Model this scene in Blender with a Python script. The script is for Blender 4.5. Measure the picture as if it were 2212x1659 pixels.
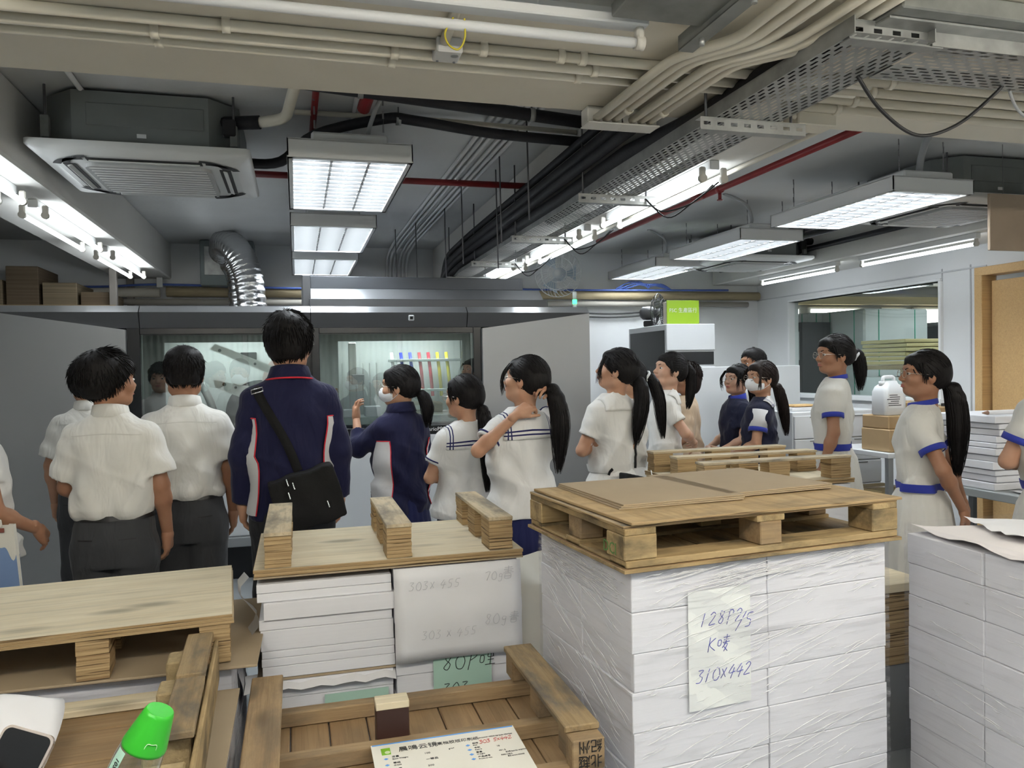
import bpy, math, random
import numpy as np
from mathutils import Vector, Matrix, Euler
random.seed(7); np.random.seed(7)
SC = bpy.context.scene
for o in list(bpy.data.objects): bpy.data.objects.remove(o)
COL = SC.collection
# ---------------------------------------------------------------- camera, light, exposure
cam_d = bpy.data.cameras.new('camera'); cam = bpy.data.objects.new('camera', cam_d); COL.objects.link(cam)
CM = ((0.96345232, -0.26725798, -0.018243), (-0.02314368, -0.01519815, -0.99961662), (0.26687826, 0.96350516, -0.02082802))
CH = 1.52
cam.matrix_world = Matrix(((CM[0][0], -CM[1][0], -CM[2][0], 0), (CM[0][1], -CM[1][1], -CM[2][1], 0),
                           (CM[0][2], -CM[1][2], -CM[2][2], CH), (0, 0, 0, 1)))
cam_d.sensor_width = 36; cam_d.lens = 1680 / 2212 * 36; cam_d.clip_start = .03; cam_d.clip_end = 60
SC.camera = cam
SC.view_settings.view_transform = 'Standard'; SC.view_settings.look = 'None'
SC.view_settings.gamma = 1; SC.view_settings.use_curve_mapping = False
SC.view_settings.exposure = 0.48
wd = bpy.data.worlds.new('world'); SC.world = wd; wd.use_nodes = True
wd.node_tree.nodes['Background'].inputs[0].default_value = (.80, .86, .95, 1)
wd.node_tree.nodes['Background'].inputs[1].default_value = .6
TUBE_E = 34.0      # strength of the lit fluorescent tubes
# ---------------------------------------------------------------- materials
def _mk(name):
    m = bpy.data.materials.new(name); m.use_nodes = True
    return m, m.node_tree.nodes, m.node_tree.links, m.node_tree.nodes['Principled BSDF']
def c4(c): return (c[0], c[1], c[2], 1)
def srgb(r, g, b):
    f = lambda u: (u/255/12.92 if u/255 <= .04045 else ((u/255+.055)/1.055)**2.4)
    return (f(r), f(g), f(b))
def coords(N, L, scale, rnd=True):
    tc = N.new('ShaderNodeTexCoord'); mp = N.new('ShaderNodeMapping'); mp.inputs['Scale'].default_value = scale
    L.new(tc.outputs['Object'], mp.inputs[0])
    if rnd:
        oi = N.new('ShaderNodeObjectInfo'); mu = N.new('ShaderNodeMath'); mu.operation = 'MULTIPLY'; mu.inputs[1].default_value = 37
        L.new(oi.outputs['Random'], mu.inputs[0]); L.new(mu.outputs[0], mp.inputs['Location'])
    return mp.outputs[0]
def noise(N, L, vec, scale=1, detail=4, rough=.55, dist=0):
    n = N.new('ShaderNodeTexNoise'); n.inputs['Scale'].default_value = scale; n.inputs['Detail'].default_value = detail
    n.inputs['Roughness'].default_value = rough; n.inputs['Distortion'].default_value = dist
    L.new(vec, n.inputs['Vector']); return n.outputs[0]
def ramp(N, L, fac, a, b, ca=(0,0,0), cb=(1,1,1)):
    r = N.new('ShaderNodeValToRGB'); r.color_ramp.elements[0].position = a; r.color_ramp.elements[1].position = b
    r.color_ramp.elements[0].color = c4(ca); r.color_ramp.elements[1].color = c4(cb); L.new(fac, r.inputs[0]); return r.outputs[0]
def mixc(N, L, fac, a, b):
    m = N.new('ShaderNodeMix'); m.data_type = 'RGBA'
    if isinstance(fac, (int, float)): m.inputs[0].default_value = fac
    else: L.new(fac, m.inputs[0])
    for s, x in ((6, a), (7, b)):
        if isinstance(x, tuple): m.inputs[s].default_value = c4(x)
        else: L.new(x, m.inputs[s])
    return m.outputs[2]
def bump(N, L, P, h, st, dist=.01):
    b = N.new('ShaderNodeBump'); b.inputs['Strength'].default_value = st; b.inputs['Distance'].default_value = dist
    L.new(h, b.inputs['Height']); L.new(b.outputs[0], P.inputs['Normal'])
MATS = {}
def mat(name, col, rough=.6, metal=0, spec=.5, var=.0, vscale=(6,6,6), bmp=0, bscale=(60,60,60), col2=None, emit=0, alpha=1, trans=0, coat=0, sheen=0, ior=1.45):
    if name in MATS: return MATS[name]
    m, N, L, P = _mk(name)
    P.inputs['Base Color'].default_value = c4(col); P.inputs['Roughness'].default_value = rough
    P.inputs['Metallic'].default_value = metal; P.inputs['Specular IOR Level'].default_value = spec
    P.inputs['IOR'].default_value = ior
    P.inputs['Coat Weight'].default_value = coat; P.inputs['Sheen Weight'].default_value = sheen
    P.inputs['Transmission Weight'].default_value = trans; P.inputs['Alpha'].default_value = alpha
    if var:
        n = noise(N, L, coords(N, L, vscale), 1, 5)
        c2 = col2 or tuple(x*(1-var) for x in col)
        L.new(mixc(N, L, ramp(N, L, n, .35, .68), col, c2), P.inputs['Base Color'])
    if bmp:
        bump(N, L, P, noise(N, L, coords(N, L, bscale), 1, 3), bmp)
    if emit:
        P.inputs['Emission Color'].default_value = c4(col); P.inputs['Emission Strength'].default_value = emit
    MATS[name] = m; return m
def wood(name, c1, c2, grain=(2.5, 30, 30), knot=.55, dirt=.35, kscale=(3.2, 9, 9), dcol=(.10, .085, .06), rough=.75):
    m, N, L, P = _mk(name); P.inputs['Roughness'].default_value = rough; P.inputs['Specular IOR Level'].default_value = .25
    g = noise(N, L, coords(N, L, grain), 1, 6, .6, .4)
    c = mixc(N, L, ramp(N, L, g, .35, .65), c1, c2)
    if knot:
        v = N.new('ShaderNodeTexVoronoi'); v.inputs['Scale'].default_value = 1; L.new(coords(N, L, kscale), v.inputs['Vector'])
        k = ramp(N, L, v.outputs['Distance'], .10, .27, (knot,)*3, (0,0,0))
        c = mixc(N, L, k, c, tuple(x*.22 for x in c2))
    if dirt:
        d = noise(N, L, coords(N, L, (4, 11, 11)), 1, 6, .65)
        c = mixc(N, L, ramp(N, L, d, .45, .66, (0,0,0), (dirt,)*3), c, dcol)
    g2 = noise(N, L, coords(N, L, (grain[0]*1.6, grain[1]*2.6, grain[2]*2.6)), 1, 4, .7, .6)
    c = mixc(N, L, ramp(N, L, g2, .50, .74, (0,0,0), (.55,)*3), c, tuple(x*.50 for x in c2))
    L.new(c, P.inputs['Base Color']); bump(N, L, P, g, .25, .003)
    MATS[name] = m; return m
def layers(name, c1, c2, freq, jitter=.5, rough=.8, soft=.25, axis='Z', dark=None):
    """stacked layers: plywood edges, ream edges"""
    m, N, L, P = _mk(name); P.inputs['Roughness'].default_value = rough; P.inputs['Specular IOR Level'].default_value = .2
    sc = {'Z': (1.2, 1.2, freq), 'Y': (1.2, freq, 1.2)}[axis]
    n = noise(N, L, coords(N, L, sc), 1, 2, .5)
    c = mixc(N, L, ramp(N, L, n, .5-soft, .5+soft), c1, c2)
    if dark:
        n2 = noise(N, L, coords(N, L, (2.5, 2.5, freq*.6)), 1.3, 2)
        c = mixc(N, L, ramp(N, L, n2, .60, .66), c, dark)
    L.new(c, P.inputs['Base Color']); bump(N, L, P, n, .3*jitter, .004)
    MATS[name] = m; return m
WHITE = mat('wall_paint', (.74, .75, .76), .7, var=.06, vscale=(1.3,1.3,1.3), bmp=.06, bscale=(40,40,40))
SLAB = mat('ceiling_paint', (.60, .61, .61), .8, var=.10, vscale=(1.5,1.5,1.5), bmp=.15, bscale=(25,25,25))
BEAM = mat('beam_paint', (.66, .65, .62), .75, var=.07, vscale=(1.2,1.2,1.2), bmp=.15, bscale=(22,22,22))
CREAM = mat('cream_tone', (.66, .62, .53), .7, var=.06, vscale=(1.5,1.5,1.5), bmp=.12, bscale=(25,25,25))  # yellower tone than the other beams
CONDUIT = mat('cream_conduit', (.68, .64, .54), .45, var=.10, vscale=(3,3,3))
PVC = mat('white_pvc', (.68, .69, .70), .45, var=.05)
FLOOR = mat('floor_epoxy', (.33, .35, .36), .35, var=.15, vscale=(1.5,1.5,1.5))
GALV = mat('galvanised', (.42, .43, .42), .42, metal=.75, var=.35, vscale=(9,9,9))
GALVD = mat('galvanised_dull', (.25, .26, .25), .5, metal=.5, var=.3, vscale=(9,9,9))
STEELW = mat('fixture_white', (.66, .67, .67), .4)
TUBEW = mat('lit_tube_warm', (1.0, .93, .80), emit=TUBE_E*1.8)
ROD = mat('rod_steel', (.16, .16, .17), .45, metal=.6)
BLACKR = mat('black_rubber', (.012, .012, .016), .6, bmp=.2, bscale=(50,50,50))
BLACKP = mat('black_plastic', (.015, .015, .017), .4)
REDP = mat('red_paint', (.22, .018, .02), .45, var=.2)
TUBE = mat('lit_tube', (.90, .96, 1.0), emit=TUBE_E*.26)
TUBEB = mat('lit_louvre_tube', (.90, .96, 1.0), emit=TUBE_E*1.1)
CHROME = mat('bright_metal', (.75, .76, .78), .18, metal=1)
LOUV = mat('louvre_metal', (.22, .225, .23), .35, metal=.3)
GREYP = mat('grey_plastic', (.33, .34, .35), .5)
BROWNBOARD = mat('hardboard', (.34, .26, .19), .7, var=.1)
# ---------------------------------------------------------------- mesh building
def T(o, label=None, cat=None, group=None, kind=None):
    if label: o['label'] = label
    if cat: o['category'] = cat
    if group: o['group'] = group
    if kind: o['kind'] = kind
    return o
def empty(name, loc=(0,0,0), rz=0, label=None, cat=None, group=None, rot=None, parent=None):
    o = bpy.data.objects.new(name, None); COL.objects.link(o); o.location = loc
    o.rotation_euler = rot if rot else (0, 0, rz); o.empty_display_size = .05
    if parent: o.parent = parent
    return T(o, label, cat, group)
def link(name, me, parent=None, loc=(0,0,0), rot=(0,0,0)):
    o = bpy.data.objects.new(name, me); COL.objects.link(o); o.location = loc; o.rotation_euler = rot
    if parent: o.parent = parent
    return o
BOXF = [(0,1,2,3),(7,6,5,4),(0,4,5,1),(1,5,6,2),(2,6,7,3),(3,7,4,0)]
def bev_box(sx, sy, sz, b):
    """bevelled box, 24 verts: returns verts, faces, tags (0 side,1 top,2 bottom)"""
    x, y, z = sx/2, sy/2, sz/2; V = []; idx = {}
    for ax in range(3):
        for s0 in (-1, 1):
            for s1 in (-1, 1):
                for s2 in (-1, 1):
                    s = (s0, s1, s2); h = (x, y, z)
                    p = [s[i]*(h[i] if i == ax else h[i]-b) for i in range(3)]
                    idx[(ax,)+s] = len(V); V.append(tuple(p))
    F = []; tg = []
    for ax in range(3):
        a1, a2 = (ax+1) % 3, (ax+2) % 3
        for s in (-1, 1):
            q = []
            for t1, t2 in ((-1,-1),(1,-1),(1,1),(-1,1)):
                k = [0,0,0]; k[ax] = s; k[a1] = t1; k[a2] = t2; q.append(idx[(ax,)+tuple(k)])
            if s < 0: q.reverse()
            F.append(tuple(q)); tg.append(0 if ax < 2 else (1 if s > 0 else 2))
    for ax in range(3):   # edges along ax
        a1, a2 = (ax+1) % 3, (ax+2) % 3
        for t1 in (-1, 1):
            for t2 in (-1, 1):
                k0 = [0,0,0]; k0[a1] = t1; k0[a2] = t2; k1 = list(k0); k0[ax] = -1; k1[ax] = 1
                q = [idx[(a1,)+tuple(k0)], idx[(a1,)+tuple(k1)], idx[(a2,)+tuple(k1)], idx[(a2,)+tuple(k0)]]
                if t1*t2 > 0: q.reverse()
                F.append(tuple(q)); tg.append(0)
    for s0 in (-1, 1):
        for s1 in (-1, 1):
            for s2 in (-1, 1):
                q = [idx[(0,s0,s1,s2)], idx[(1,s0,s1,s2)], idx[(2,s0,s1,s2)]]
                if s0*s1*s2 < 0: q.reverse()
                F.append(tuple(q)); tg.append(0)
    return V, F, tg
class MB:
    def __init__(s): s.v = []; s.f = []; s.m = []; s.s = []
    def add(s, V, F, mi=0, sm=False, M=None):
        o = len(s.v)
        if M is not None: V = [tuple(M @ Vector(p)) for p in V]
        s.v += [tuple(p) for p in V]; s.f += [tuple(i+o for i in f) for f in F]
        s.m += (list(mi) if isinstance(mi, (list, tuple)) else [mi]*len(F)); s.s += [sm]*len(F); return s
    def box(s, c, sz, mi=0, b=0, M=None, tags=None):
        if b:
            V, F, tg = bev_box(*sz, b)
        else:
            x, y, z = (k/2 for k in sz)
            V = [(-x,-y,-z),(-x,y,-z),(x,y,-z),(x,-y,-z),(-x,-y,z),(-x,y,z),(x,y,z),(x,-y,z)]
            F = BOXF; tg = [2,1,0,0,0,0]
        V = [(p[0]+c[0], p[1]+c[1], p[2]+c[2]) for p in V]
        mm = [tags[t] for t in tg] if tags else mi
        return s.add(V, F, mm, False, M)
    def tube(s, pts, r, n=8, mi=0, cap=True, closed=False, flat=None):
        P = [Vector(p) for p in pts]; k = len(P); rr = r if isinstance(r, (list, tuple)) else [r]*k
        V = []; F = []; prev = None
        for i, p in enumerate(P):
            t = (P[min(i+1, k-1)]-P[max(i-1, 0)]) if not closed else (P[(i+1) % k]-P[i-1])
            if t.length < 1e-9: t = Vector((0,0,1))
            t.normalize()
            if prev is None:
                a = Vector((0,0,1)) if abs(t.z) < .9 else Vector((1,0,0)); u = t.cross(a).normalized()
            else:
                u = prev - t*prev.dot(t)
                if u.length < 1e-6: u = t.orthogonal()
                u.normalize()
            prev = u; w = t.cross(u)
            for j in range(n):
                a = 2*math.pi*j/n; fx = flat if flat else 1
                V.append(p + u*math.cos(a)*rr[i] + w*math.sin(a)*rr[i]*fx)
        for i in range(k if closed else k-1):
            for j in range(n):
                F.append((i*n+j, i*n+(j+1) % n, ((i+1) % k)*n+(j+1) % n, ((i+1) % k)*n+j))
        s.add(V, F, mi, True)
        if cap and not closed:
            o = len(s.v)-k*n
            s.f.append(tuple(o+j for j in reversed(range(n)))); s.m.append(mi); s.s.append(False)
            s.f.append(tuple(o+(k-1)*n+j for j in range(n))); s.m.append(mi); s.s.append(False)
        return s
    def lathe(s, prof, n=24, mi=0, sm=True, M=None, sx=1, sy=1, cap=True):
        V = []; F = []
        for r, z in prof:
            for j in range(n):
                a = 2*math.pi*j/n; V.append((r*math.cos(a)*sx, r*math.sin(a)*sy, z))
        for i in range(len(prof)-1):
            for j in range(n): F.append((i*n+j, i*n+(j+1) % n, (i+1)*n+(j+1) % n, (i+1)*n+j))
        s.add(V, F, mi, sm, M)
        if cap:
            o = len(s.v)-len(V)
            s.f.append(tuple(o+j for j in reversed(range(n)))); s.m.append(mi); s.s.append(False)
            s.f.append(tuple(o+(len(prof)-1)*n+j for j in range(n))); s.m.append(mi); s.s.append(False)
        return s
    def prism(s, poly, z0, z1, mi=0, M=None, axis='z'):
        n = len(poly)
        def P(a, b, c): return {'z': (a,b,c), 'y': (a,c,b), 'x': (c,a,b)}[axis]
        V = [P(x,y,z0) for x,y in poly]+[P(x,y,z1) for x,y in poly]
        F = [tuple(reversed(range(n))), tuple(range(n,2*n))]+[(i,(i+1)%n,n+(i+1)%n,n+i) for i in range(n)]
        if axis == 'y': F = [tuple(reversed(f)) for f in F]
        return s.add(V, F, mi, False, M)
    def grid(s, pts, mi=0, sm=True, closeu=False):
        """pts[i][j] -> quads"""
        a, b = len(pts), len(pts[0]); V = [p for r in pts for p in r]; F = []; mm = []
        for i in range(a-1):
            for j in range(b if closeu else b-1):
                F.append((i*b+j, i*b+(j+1) % b, (i+1)*b+(j+1) % b, (i+1)*b+j))
                mm.append(mi(i, j) if callable(mi) else mi)
        return s.add(V, F, mm, sm)
    def mesh(s, name, mats):
        me = bpy.data.meshes.new(name); me.from_pydata(s.v, [], s.f)
        for m in (mats if isinstance(mats, (list, tuple)) else [mats]): me.materials.append(m)
        me.polygons.foreach_set('material_index', s.m); me.polygons.foreach_set('use_smooth', s.s); me.update(); return me
    def obj(s, name, mats, parent=None, loc=(0,0,0), rot=(0,0,0), smooth_angle=None):
        return link(name, s.mesh(name, mats), parent, loc, rot)
_bc = {}
def box(name, c, sz, m, parent=None, b=.003, rot=(0,0,0), tags=None):
    """box object with its own origin at its centre; mesh data shared between alike pieces"""
    ml = m if isinstance(m, (list, tuple)) else [m]
    k = (tuple(round(x, 4) for x in sz), tuple(x.name for x in ml), b, str(tags))
    if k not in _bc: _bc[k] = MB().box((0,0,0), sz, 0, b, tags=tags).mesh(name, ml)
    return link(name, _bc[k], parent, c, rot)
def plank(name, c, sz, m, parent=None, b=.002, rot=(0,0,0)):
    """box whose local x is its longest side so that grain runs along it"""
    sz = list(sz); i = sz.index(max(sz))
    if i == 0: return box(name, c, sz, m, parent, b, rot)
    if i == 1: return box(name, c, (sz[1], sz[0], sz[2]), m, parent, b, (rot[0], rot[1], rot[2]+math.pi/2))
    return box(name, c, (sz[2], sz[1], sz[0]), m, parent, b, (rot[0], rot[1]+math.pi/2, rot[2]))
def tube_o(name, pts, r, m, parent=None, n=10, **k):
    return MB().tube(pts, r, n, **k).obj(name, m, parent)
def smooth_path(pts, sub=6):
    P = [np.array(p, float) for p in pts]; out = []
    for i in range(len(P)-1):
        p0, p1, p2, p3 = P[max(i-1,0)], P[i], P[i+1], P[min(i+2,len(P)-1)]
        for j in range(sub):
            t = j/sub; out.append(tuple(.5*((2*p1)+(p2-p0)*t+(2*p0-5*p1+4*p2-p3)*t*t+(3*p1-p0-3*p2+p3)*t**3)))
    out.append(tuple(P[-1])); return out
def fillet(pts, r, sub=5):
    P = [Vector(p) for p in pts]; out = [tuple(P[0])]
    for i in range(1, len(P)-1):
        a = (P[i-1]-P[i]); b = (P[i+1]-P[i]); d = min(r, a.length*.45, b.length*.45)
        A = P[i]+a.normalized()*d; B = P[i]+b.normalized()*d
        for j in range(sub+1):
            t = j/sub; out.append(tuple(A*(1-t)**2+P[i]*2*t*(1-t)+B*t*t))
    out.append(tuple(P[-1])); return out
def copy_tree(o, loc, rz=None, label=None, parent=None):
    c = o.copy(); COL.objects.link(c)
    if loc is not None: c.location = loc
    if rz is not None: c.rotation_euler[2] = rz
    if label: c['label'] = label
    if parent: c.parent = parent; c.matrix_parent_inverse = Matrix()
    for ch in list(o.children): copy_tree(ch, None, None, None, c)
    return c
def text_mesh(body, size, m, name='lettering', parent=None, loc=(0,0,0), rot=(0,0,0), align='LEFT', ex=.0004, shear=0, sx=1):
    cu = bpy.data.curves.new('t', 'FONT'); cu.body = body; cu.size = size; cu.align_x = align; cu.extrude = ex; cu.resolution_u = 2; cu.shear = shear
    to = bpy.data.objects.new('t', cu); COL.objects.link(to)
    dg = bpy.context.evaluated_depsgraph_get(); me = bpy.data.meshes.new_from_object(to.evaluated_get(dg))
    bpy.data.objects.remove(to); bpy.data.curves.remove(cu)
    me.materials.clear(); me.materials.append(m)
    if sx != 1: me.transform(Matrix.Diagonal((sx,1,1,1)))
    return link(name, me, parent, loc, rot)
# ---------------------------------------------------------------- room shell
ZB, ZC, YW, XP, XL, YN = 2.47, 2.83, 8.45, 5.5, -4.2, -4.2
def struct(name, mb, m, **k): return T(mb.obj(name, m, **k), kind='structure')
struct('floor', MB().box(((XL+12)/2, (11.6+YN)/2, -.05), (12-XL+.4, 11.6-YN+.4, .1)), FLOOR)
struct('ceiling', MB().box(((XL+12)/2, (11.6+YN)/2, ZC+.05), (12-XL+.4, 11.6-YN+.4, .1)), SLAB)
struct('wall_back', MB().box(((XL+XP+.1)/2, YW+.06, ZC/2), (XP+.1-XL+.12, .12, ZC)), WHITE)
struct('wall_left', MB().box((XL-.06, (YW+YN)/2, ZC/2), (.12, YW-YN, ZC)), WHITE)
struct('wall_behind', MB().box(((XL+12)/2, YN-.06, ZC/2), (12-XL+.4, .12, ZC)), WHITE)
struct('wall_far_room', MB().box((12.06, (11.6+YN)/2, ZC/2), (.12, 11.6-YN, ZC)).box(((XP+12)/2, 11.66, ZC/2), (12-XP+.3, .12, ZC)), WHITE)
# beams
struct('beam_cross', MB().box(((XL+XP+3)/2, 1.87, (ZB+ZC)/2), (XP+3-XL, 1.74, ZC-ZB), 0, .012), CREAM)
struct('beam_left', MB().box((-1.435, (2.74+YW)/2, (ZB+ZC)/2), (.50, YW-2.74, ZC-ZB), 0, .012), BEAM)
struct('beam_centre', MB().box((1.77, (2.74+YW)/2, (ZB+ZC)/2), (.61, YW-2.74, ZC-ZB), 0, .012), BEAM)
struct('beam_right', MB().box((5.19, (2.74+YW)/2, (ZB+ZC)/2), (.62, YW-2.74, ZC-ZB), 0, .012), BEAM)
# partition wall with window opening and door opening (x = XP plane)
WY0, WY1, WZ0, WZ1 = 5.62, 7.78, 1.17, 2.215
DY0, DY1, DZ1 = 4.20, 5.14, 2.21
pw = MB()
def pwall(y0, y1, z0, z1): pw.box((XP+.05, (y0+y1)/2, (z0+z1)/2), (.10, y1-y0, z1-z0))
pwall(YN, DY0, 0, ZB); pwall(DY0, DY1, DZ1, ZB); pwall(DY1, WY0, 0, ZB); pwall(WY0, WY1, 0, WZ0); pwall(WY0, WY1, WZ1, ZB); pwall(WY1, 11.6, 0, ZB); pwall(YN, 11.6, ZB, ZC)
struct('wall_right', pw, WHITE)
for i, y in enumerate((5.30, 5.60)):
    struct('trim_%d' % (i+1), MB().box((XP-.004, y, 1.16), (.006, .012, 2.32)), mat('joint_strip', (.5,.51,.53), .6))
struct('trim_3', MB().box((XP-.006, (DY1+YW)/2, WZ1+.075), (.010, YW-DY1, .012)), mat('joint_strip', (.5,.51,.53), .6))
FRW = mat('window_frame_white', (.78, .79, .80), .4)
wf = T(MB().box((XP+.03, (WY0+WY1)/2, WZ0-.02), (.16, WY1-WY0+.08, .05), 0, .006).box((XP+.03, (WY0+WY1)/2, WZ1+.012), (.12, WY1-WY0+.05, .024), 0, .004)
       .box((XP+.03, WY0-.012, (WZ0+WZ1)/2), (.12, .03, WZ1-WZ0), 0, .004).box((XP+.03, WY1+.012, (WZ0+WZ1)/2), (.12, .03, WZ1-WZ0), 0, .004).obj('window_1', FRW), kind='structure')
def glass_mat(name, tint=(.93,.97,.96), refl=.12, rough=.0):
    m, N, L, P = _mk(name); N.remove(P); out = N['Material Output']
    tr = N.new('ShaderNodeBsdfTransparent'); tr.inputs[0].default_value = c4(tint)
    gl = N.new('ShaderNodeBsdfGlossy'); gl.inputs['Roughness'].default_value = rough
    fr = N.new('ShaderNodeLayerWeight'); fr.inputs['Blend'].default_value = .5
    pw_ = N.new('ShaderNodeMath'); pw_.operation = 'POWER'; pw_.inputs[1].default_value = 4; L.new(fr.outputs['Facing'], pw_.inputs[0])
    ad = N.new('ShaderNodeMath'); ad.operation = 'ADD'; ad.inputs[1].default_value = refl; ad.use_clamp = True
    mx = N.new('ShaderNodeMixShader'); L.new(pw_.outputs[0], ad.inputs[0]); L.new(ad.outputs[0], mx.inputs[0])
    L.new(tr.outputs[0], mx.inputs[1]); L.new(gl.outputs[0], mx.inputs[2]); L.new(mx.outputs[0], out.inputs[0])
    MATS[name] = m; return m
PANE = glass_mat('clear_glass', refl=.03)
box('pane', (XP+.05, (WY0+WY1)/2, (WZ0+WZ1)/2), (.006, WY1-WY0, WZ1-WZ0), PANE, wf, 0)
DOORW = wood('door_veneer', (.62, .41, .19), (.56, .36, .165), (1.2, 60, 60), knot=0, dirt=0, rough=.45)
d1 = T(MB().box((0,0,0), (.045, DY1-DY0-.09, DZ1-.05), 0, .003).obj('door_1', DOORW, None, (XP+.02, (DY0+DY1)/2, (DZ1-.05)/2), (0,0,0)), kind='structure')
fr = MB().box((0, (DY1-DY0)/2+.02, DZ1/2), (.15, .075, DZ1), 0, .004).box((0, -(DY1-DY0)/2-.02, DZ1/2), (.15, .075, DZ1), 0, .004).box((0, 0, DZ1+.03), (.15, DY1-DY0+.115, .07), 0, .004)
T(fr.obj('trim_4', DOORW, None, (XP, (DY0+DY1)/2, 0)), kind='structure')
h = MB().tube([(0,0,0),(-.05,0,0),(-.05,-.11,0)], .009, 8).lathe([(.025,0),(.025,.008)], 16, M=Matrix.Rotation(math.pi/2, 4, 'Y')).obj('door_handle', CHROME, d1, (-.03, -.38, -.07))
# curtains on the wall behind the camera (they show in the machine's windows)
CURT = mat('curtain_cloth', (.60, .70, .68), .8, var=.12, vscale=(8,8,1))
def curtain(name, x0, x1, z0, z1, y, label):
    n = int((x1-x0)/.028); rows = []
    for z in (z0, (z0+z1)/2, z1):
        rows.append([(x0+(x1-x0)*i/n, y+.035*math.sin(i*math.pi/2.0+.5*math.sin(i*.37))+.012*math.sin(i*.9), z) for i in range(n+1)])
    o = MB().grid(rows).obj(name, CURT); so = o.modifiers.new('thick', 'SOLIDIFY'); so.thickness = .004
    return T(o, label, 'curtain', 'curtains behind the photographer')
for i, (a, b, l) in enumerate(((-3.9, -1.0, 'pale green pleated curtain reflected in the press window, nearest the left wall'), (-.9, 2.0, 'pale green pleated curtain reflected in the middle of the press window'), (2.1, 5.2, 'pale green pleated curtain reflected at the right of the press window'))):
    curtain('curtain', a, b, .05, 2.25, YN+.12, l)
# ---------------------------------------------------------------- lights
def batten(p, ln, label, lit=True, single=False, group=None, tm=None):
    """fluorescent batten along y with one or two tubes; p = near end on the beam's underside"""
    t = empty('tube_light', p, 0, label, 'light', group)
    box('spine', (0, ln/2, -.022), (.05, ln+.06, .044), STEELW, t, .004)
    for s in ((0,) if single else (-1, 1)):
        o = s*.055
        for e in (-.01, ln+.01):
            MB().box((0,0,0), (.03,.022,.05), 0, .006).lathe([(.019,-.012),(.019,.012)], 14, M=Matrix.Translation((0,0,-.028)) @ Matrix.Rotation(math.pi/2,4,'X')).obj('lamp_holder', mat('holder_cream', (.55,.53,.48), .5), t, (o, e, -.055))
        tube_o('tube', [(o, 0, -.083), (o, ln, -.083)], .0135, (tm or TUBE) if lit else PVC, t, 10)
    return t
for i, y in enumerate((3.16, 4.74, 6.34)):
    batten((-1.34, y, ZB), 1.2, 'twin fluorescent tube light under the left beam, %s' % ('cut by the left edge of the picture', 'middle one of its row', 'farthest of its row, above the boxes')[i], group='tube lights under the left beam')
for i, y in enumerate((3.28, 4.92, 6.56)):
    batten((1.90, y, ZB), 1.2, 'twin fluorescent tube light under the centre beam beside the cable tray, %s' % ('nearest of its row', 'middle of its row', 'farthest of its row')[i], group='tube lights under the centre beam')
for i, y in enumerate((4.72, 6.28)):
    batten((4.94, y, ZB), 1.2, 'single fluorescent tube under the right beam %s' % ('nearer the door', 'nearer the back wall')[i], single=True, group='tube lights under the right beam')
for i, (x, y) in enumerate(((-1.6, .35), (.2, .35), (2.0, .35), (3.8, .35))):  # unseen battens added to brighten the underside of the near beam
    t_ = batten((0,0,0), 1.2, 'added warm twin tube light brightening the near beam from out of view, %s of four' % ('first','second','third','last')[i], tm=TUBEW, group='added tube lights out of view')
    t_.location = (x, y, 2.40); t_.rotation_euler = (0,0,-math.pi/2)
    for q in (.2, 1.0): tube_o('hanger_rod', [(0,q,0),(0,q,ZC-2.40)], .004, ROD, t_, 6)
def panel(name, loc, label, lx=.575, ly=1.2, nb=13):
    """louvred recessed-type panel light hung on chains"""
    t = empty(name, loc, 0, label, 'light', 'louvred panel lights')
    h = .085
    m = MB().box((0, 0, h), (lx, ly, .006)).box((lx/2-.003,0,h/2), (.006,ly,h)).box((-lx/2+.003,0,h/2), (.006,ly,h)).box((0,ly/2-.003,h/2), (lx,.006,h)).box((0,-ly/2+.003,h/2), (lx,.006,h))
    for sx in (-1,1): m.box((sx*(lx/2-.012),0,.003), (.026,ly,.006))
    for sy in (-1,1): m.box((0,sy*(ly/2-.016),.003), (lx,.034,.006))
    m.box((0,0,h+.025), (lx*.62, ly*.94, .05), 0, .01)
    m.obj('housing', STEELW, t)
    iw, il = lx-.05, ly-.066
    for k in range(3):
        x = (k-1)*iw/3
        tube_o('tube', [(x, -il/2, .045), (x, il/2, .045)], .015, TUBEB, t, 8)
    for k in (-.5, .5):
        box('louvre_divider', (k*iw/3, 0, .026), (.012, il, .04), LOUV, t, 0)
    bl = MB()
    V = [(-iw/2,0,0),(iw/2,0,0),(iw/2,.005,.016),(-iw/2,.005,.016),(iw/2,-.005,.016),(-iw/2,-.005,.016)]
    bl.add(V, [(0,1,2,3),(1,0,5,4),(3,2,4,5)])
    me = bl.mesh('louvre_blade', [LOUV])
    for k in range(nb):
        link('louvre_blade', me, t, (0, -il/2+il*(k+.5)/nb, .002))
    CH_ = mat('chain_steel', (.3,.3,.31), .4, metal=.8)
    top = ZC-loc[2]
    for sx in (-1,1):
        for sy in (-1,1):
            c = MB(); n = max(4, int((top-h-.05)/.03)); 
            for q in range(n):
                z = h+.05+(top-h-.05)*(q+.5)/n; a = .0045
                c.add([(-a,0,z-.02),(a,0,z-.02),(a,.002,z+.02),(-a,.002,z+.02)] if q % 2 else [(0,-a,z-.02),(0,a,z-.02),(.002,a,z+.02),(.002,-a,z+.02)], [(0,1,2,3)])
            c.obj('chain', CH_, t, (sx*lx*.28, sy*ly*.42, 0))
    return t
for i, y in enumerate((4.30, 6.02, 7.62)):
    panel('panel_light', (.27, y, 2.50), 'bright louvred panel light over the press aisle, %s of its row' % ('nearest', 'middle', 'farthest')[i])
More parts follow.
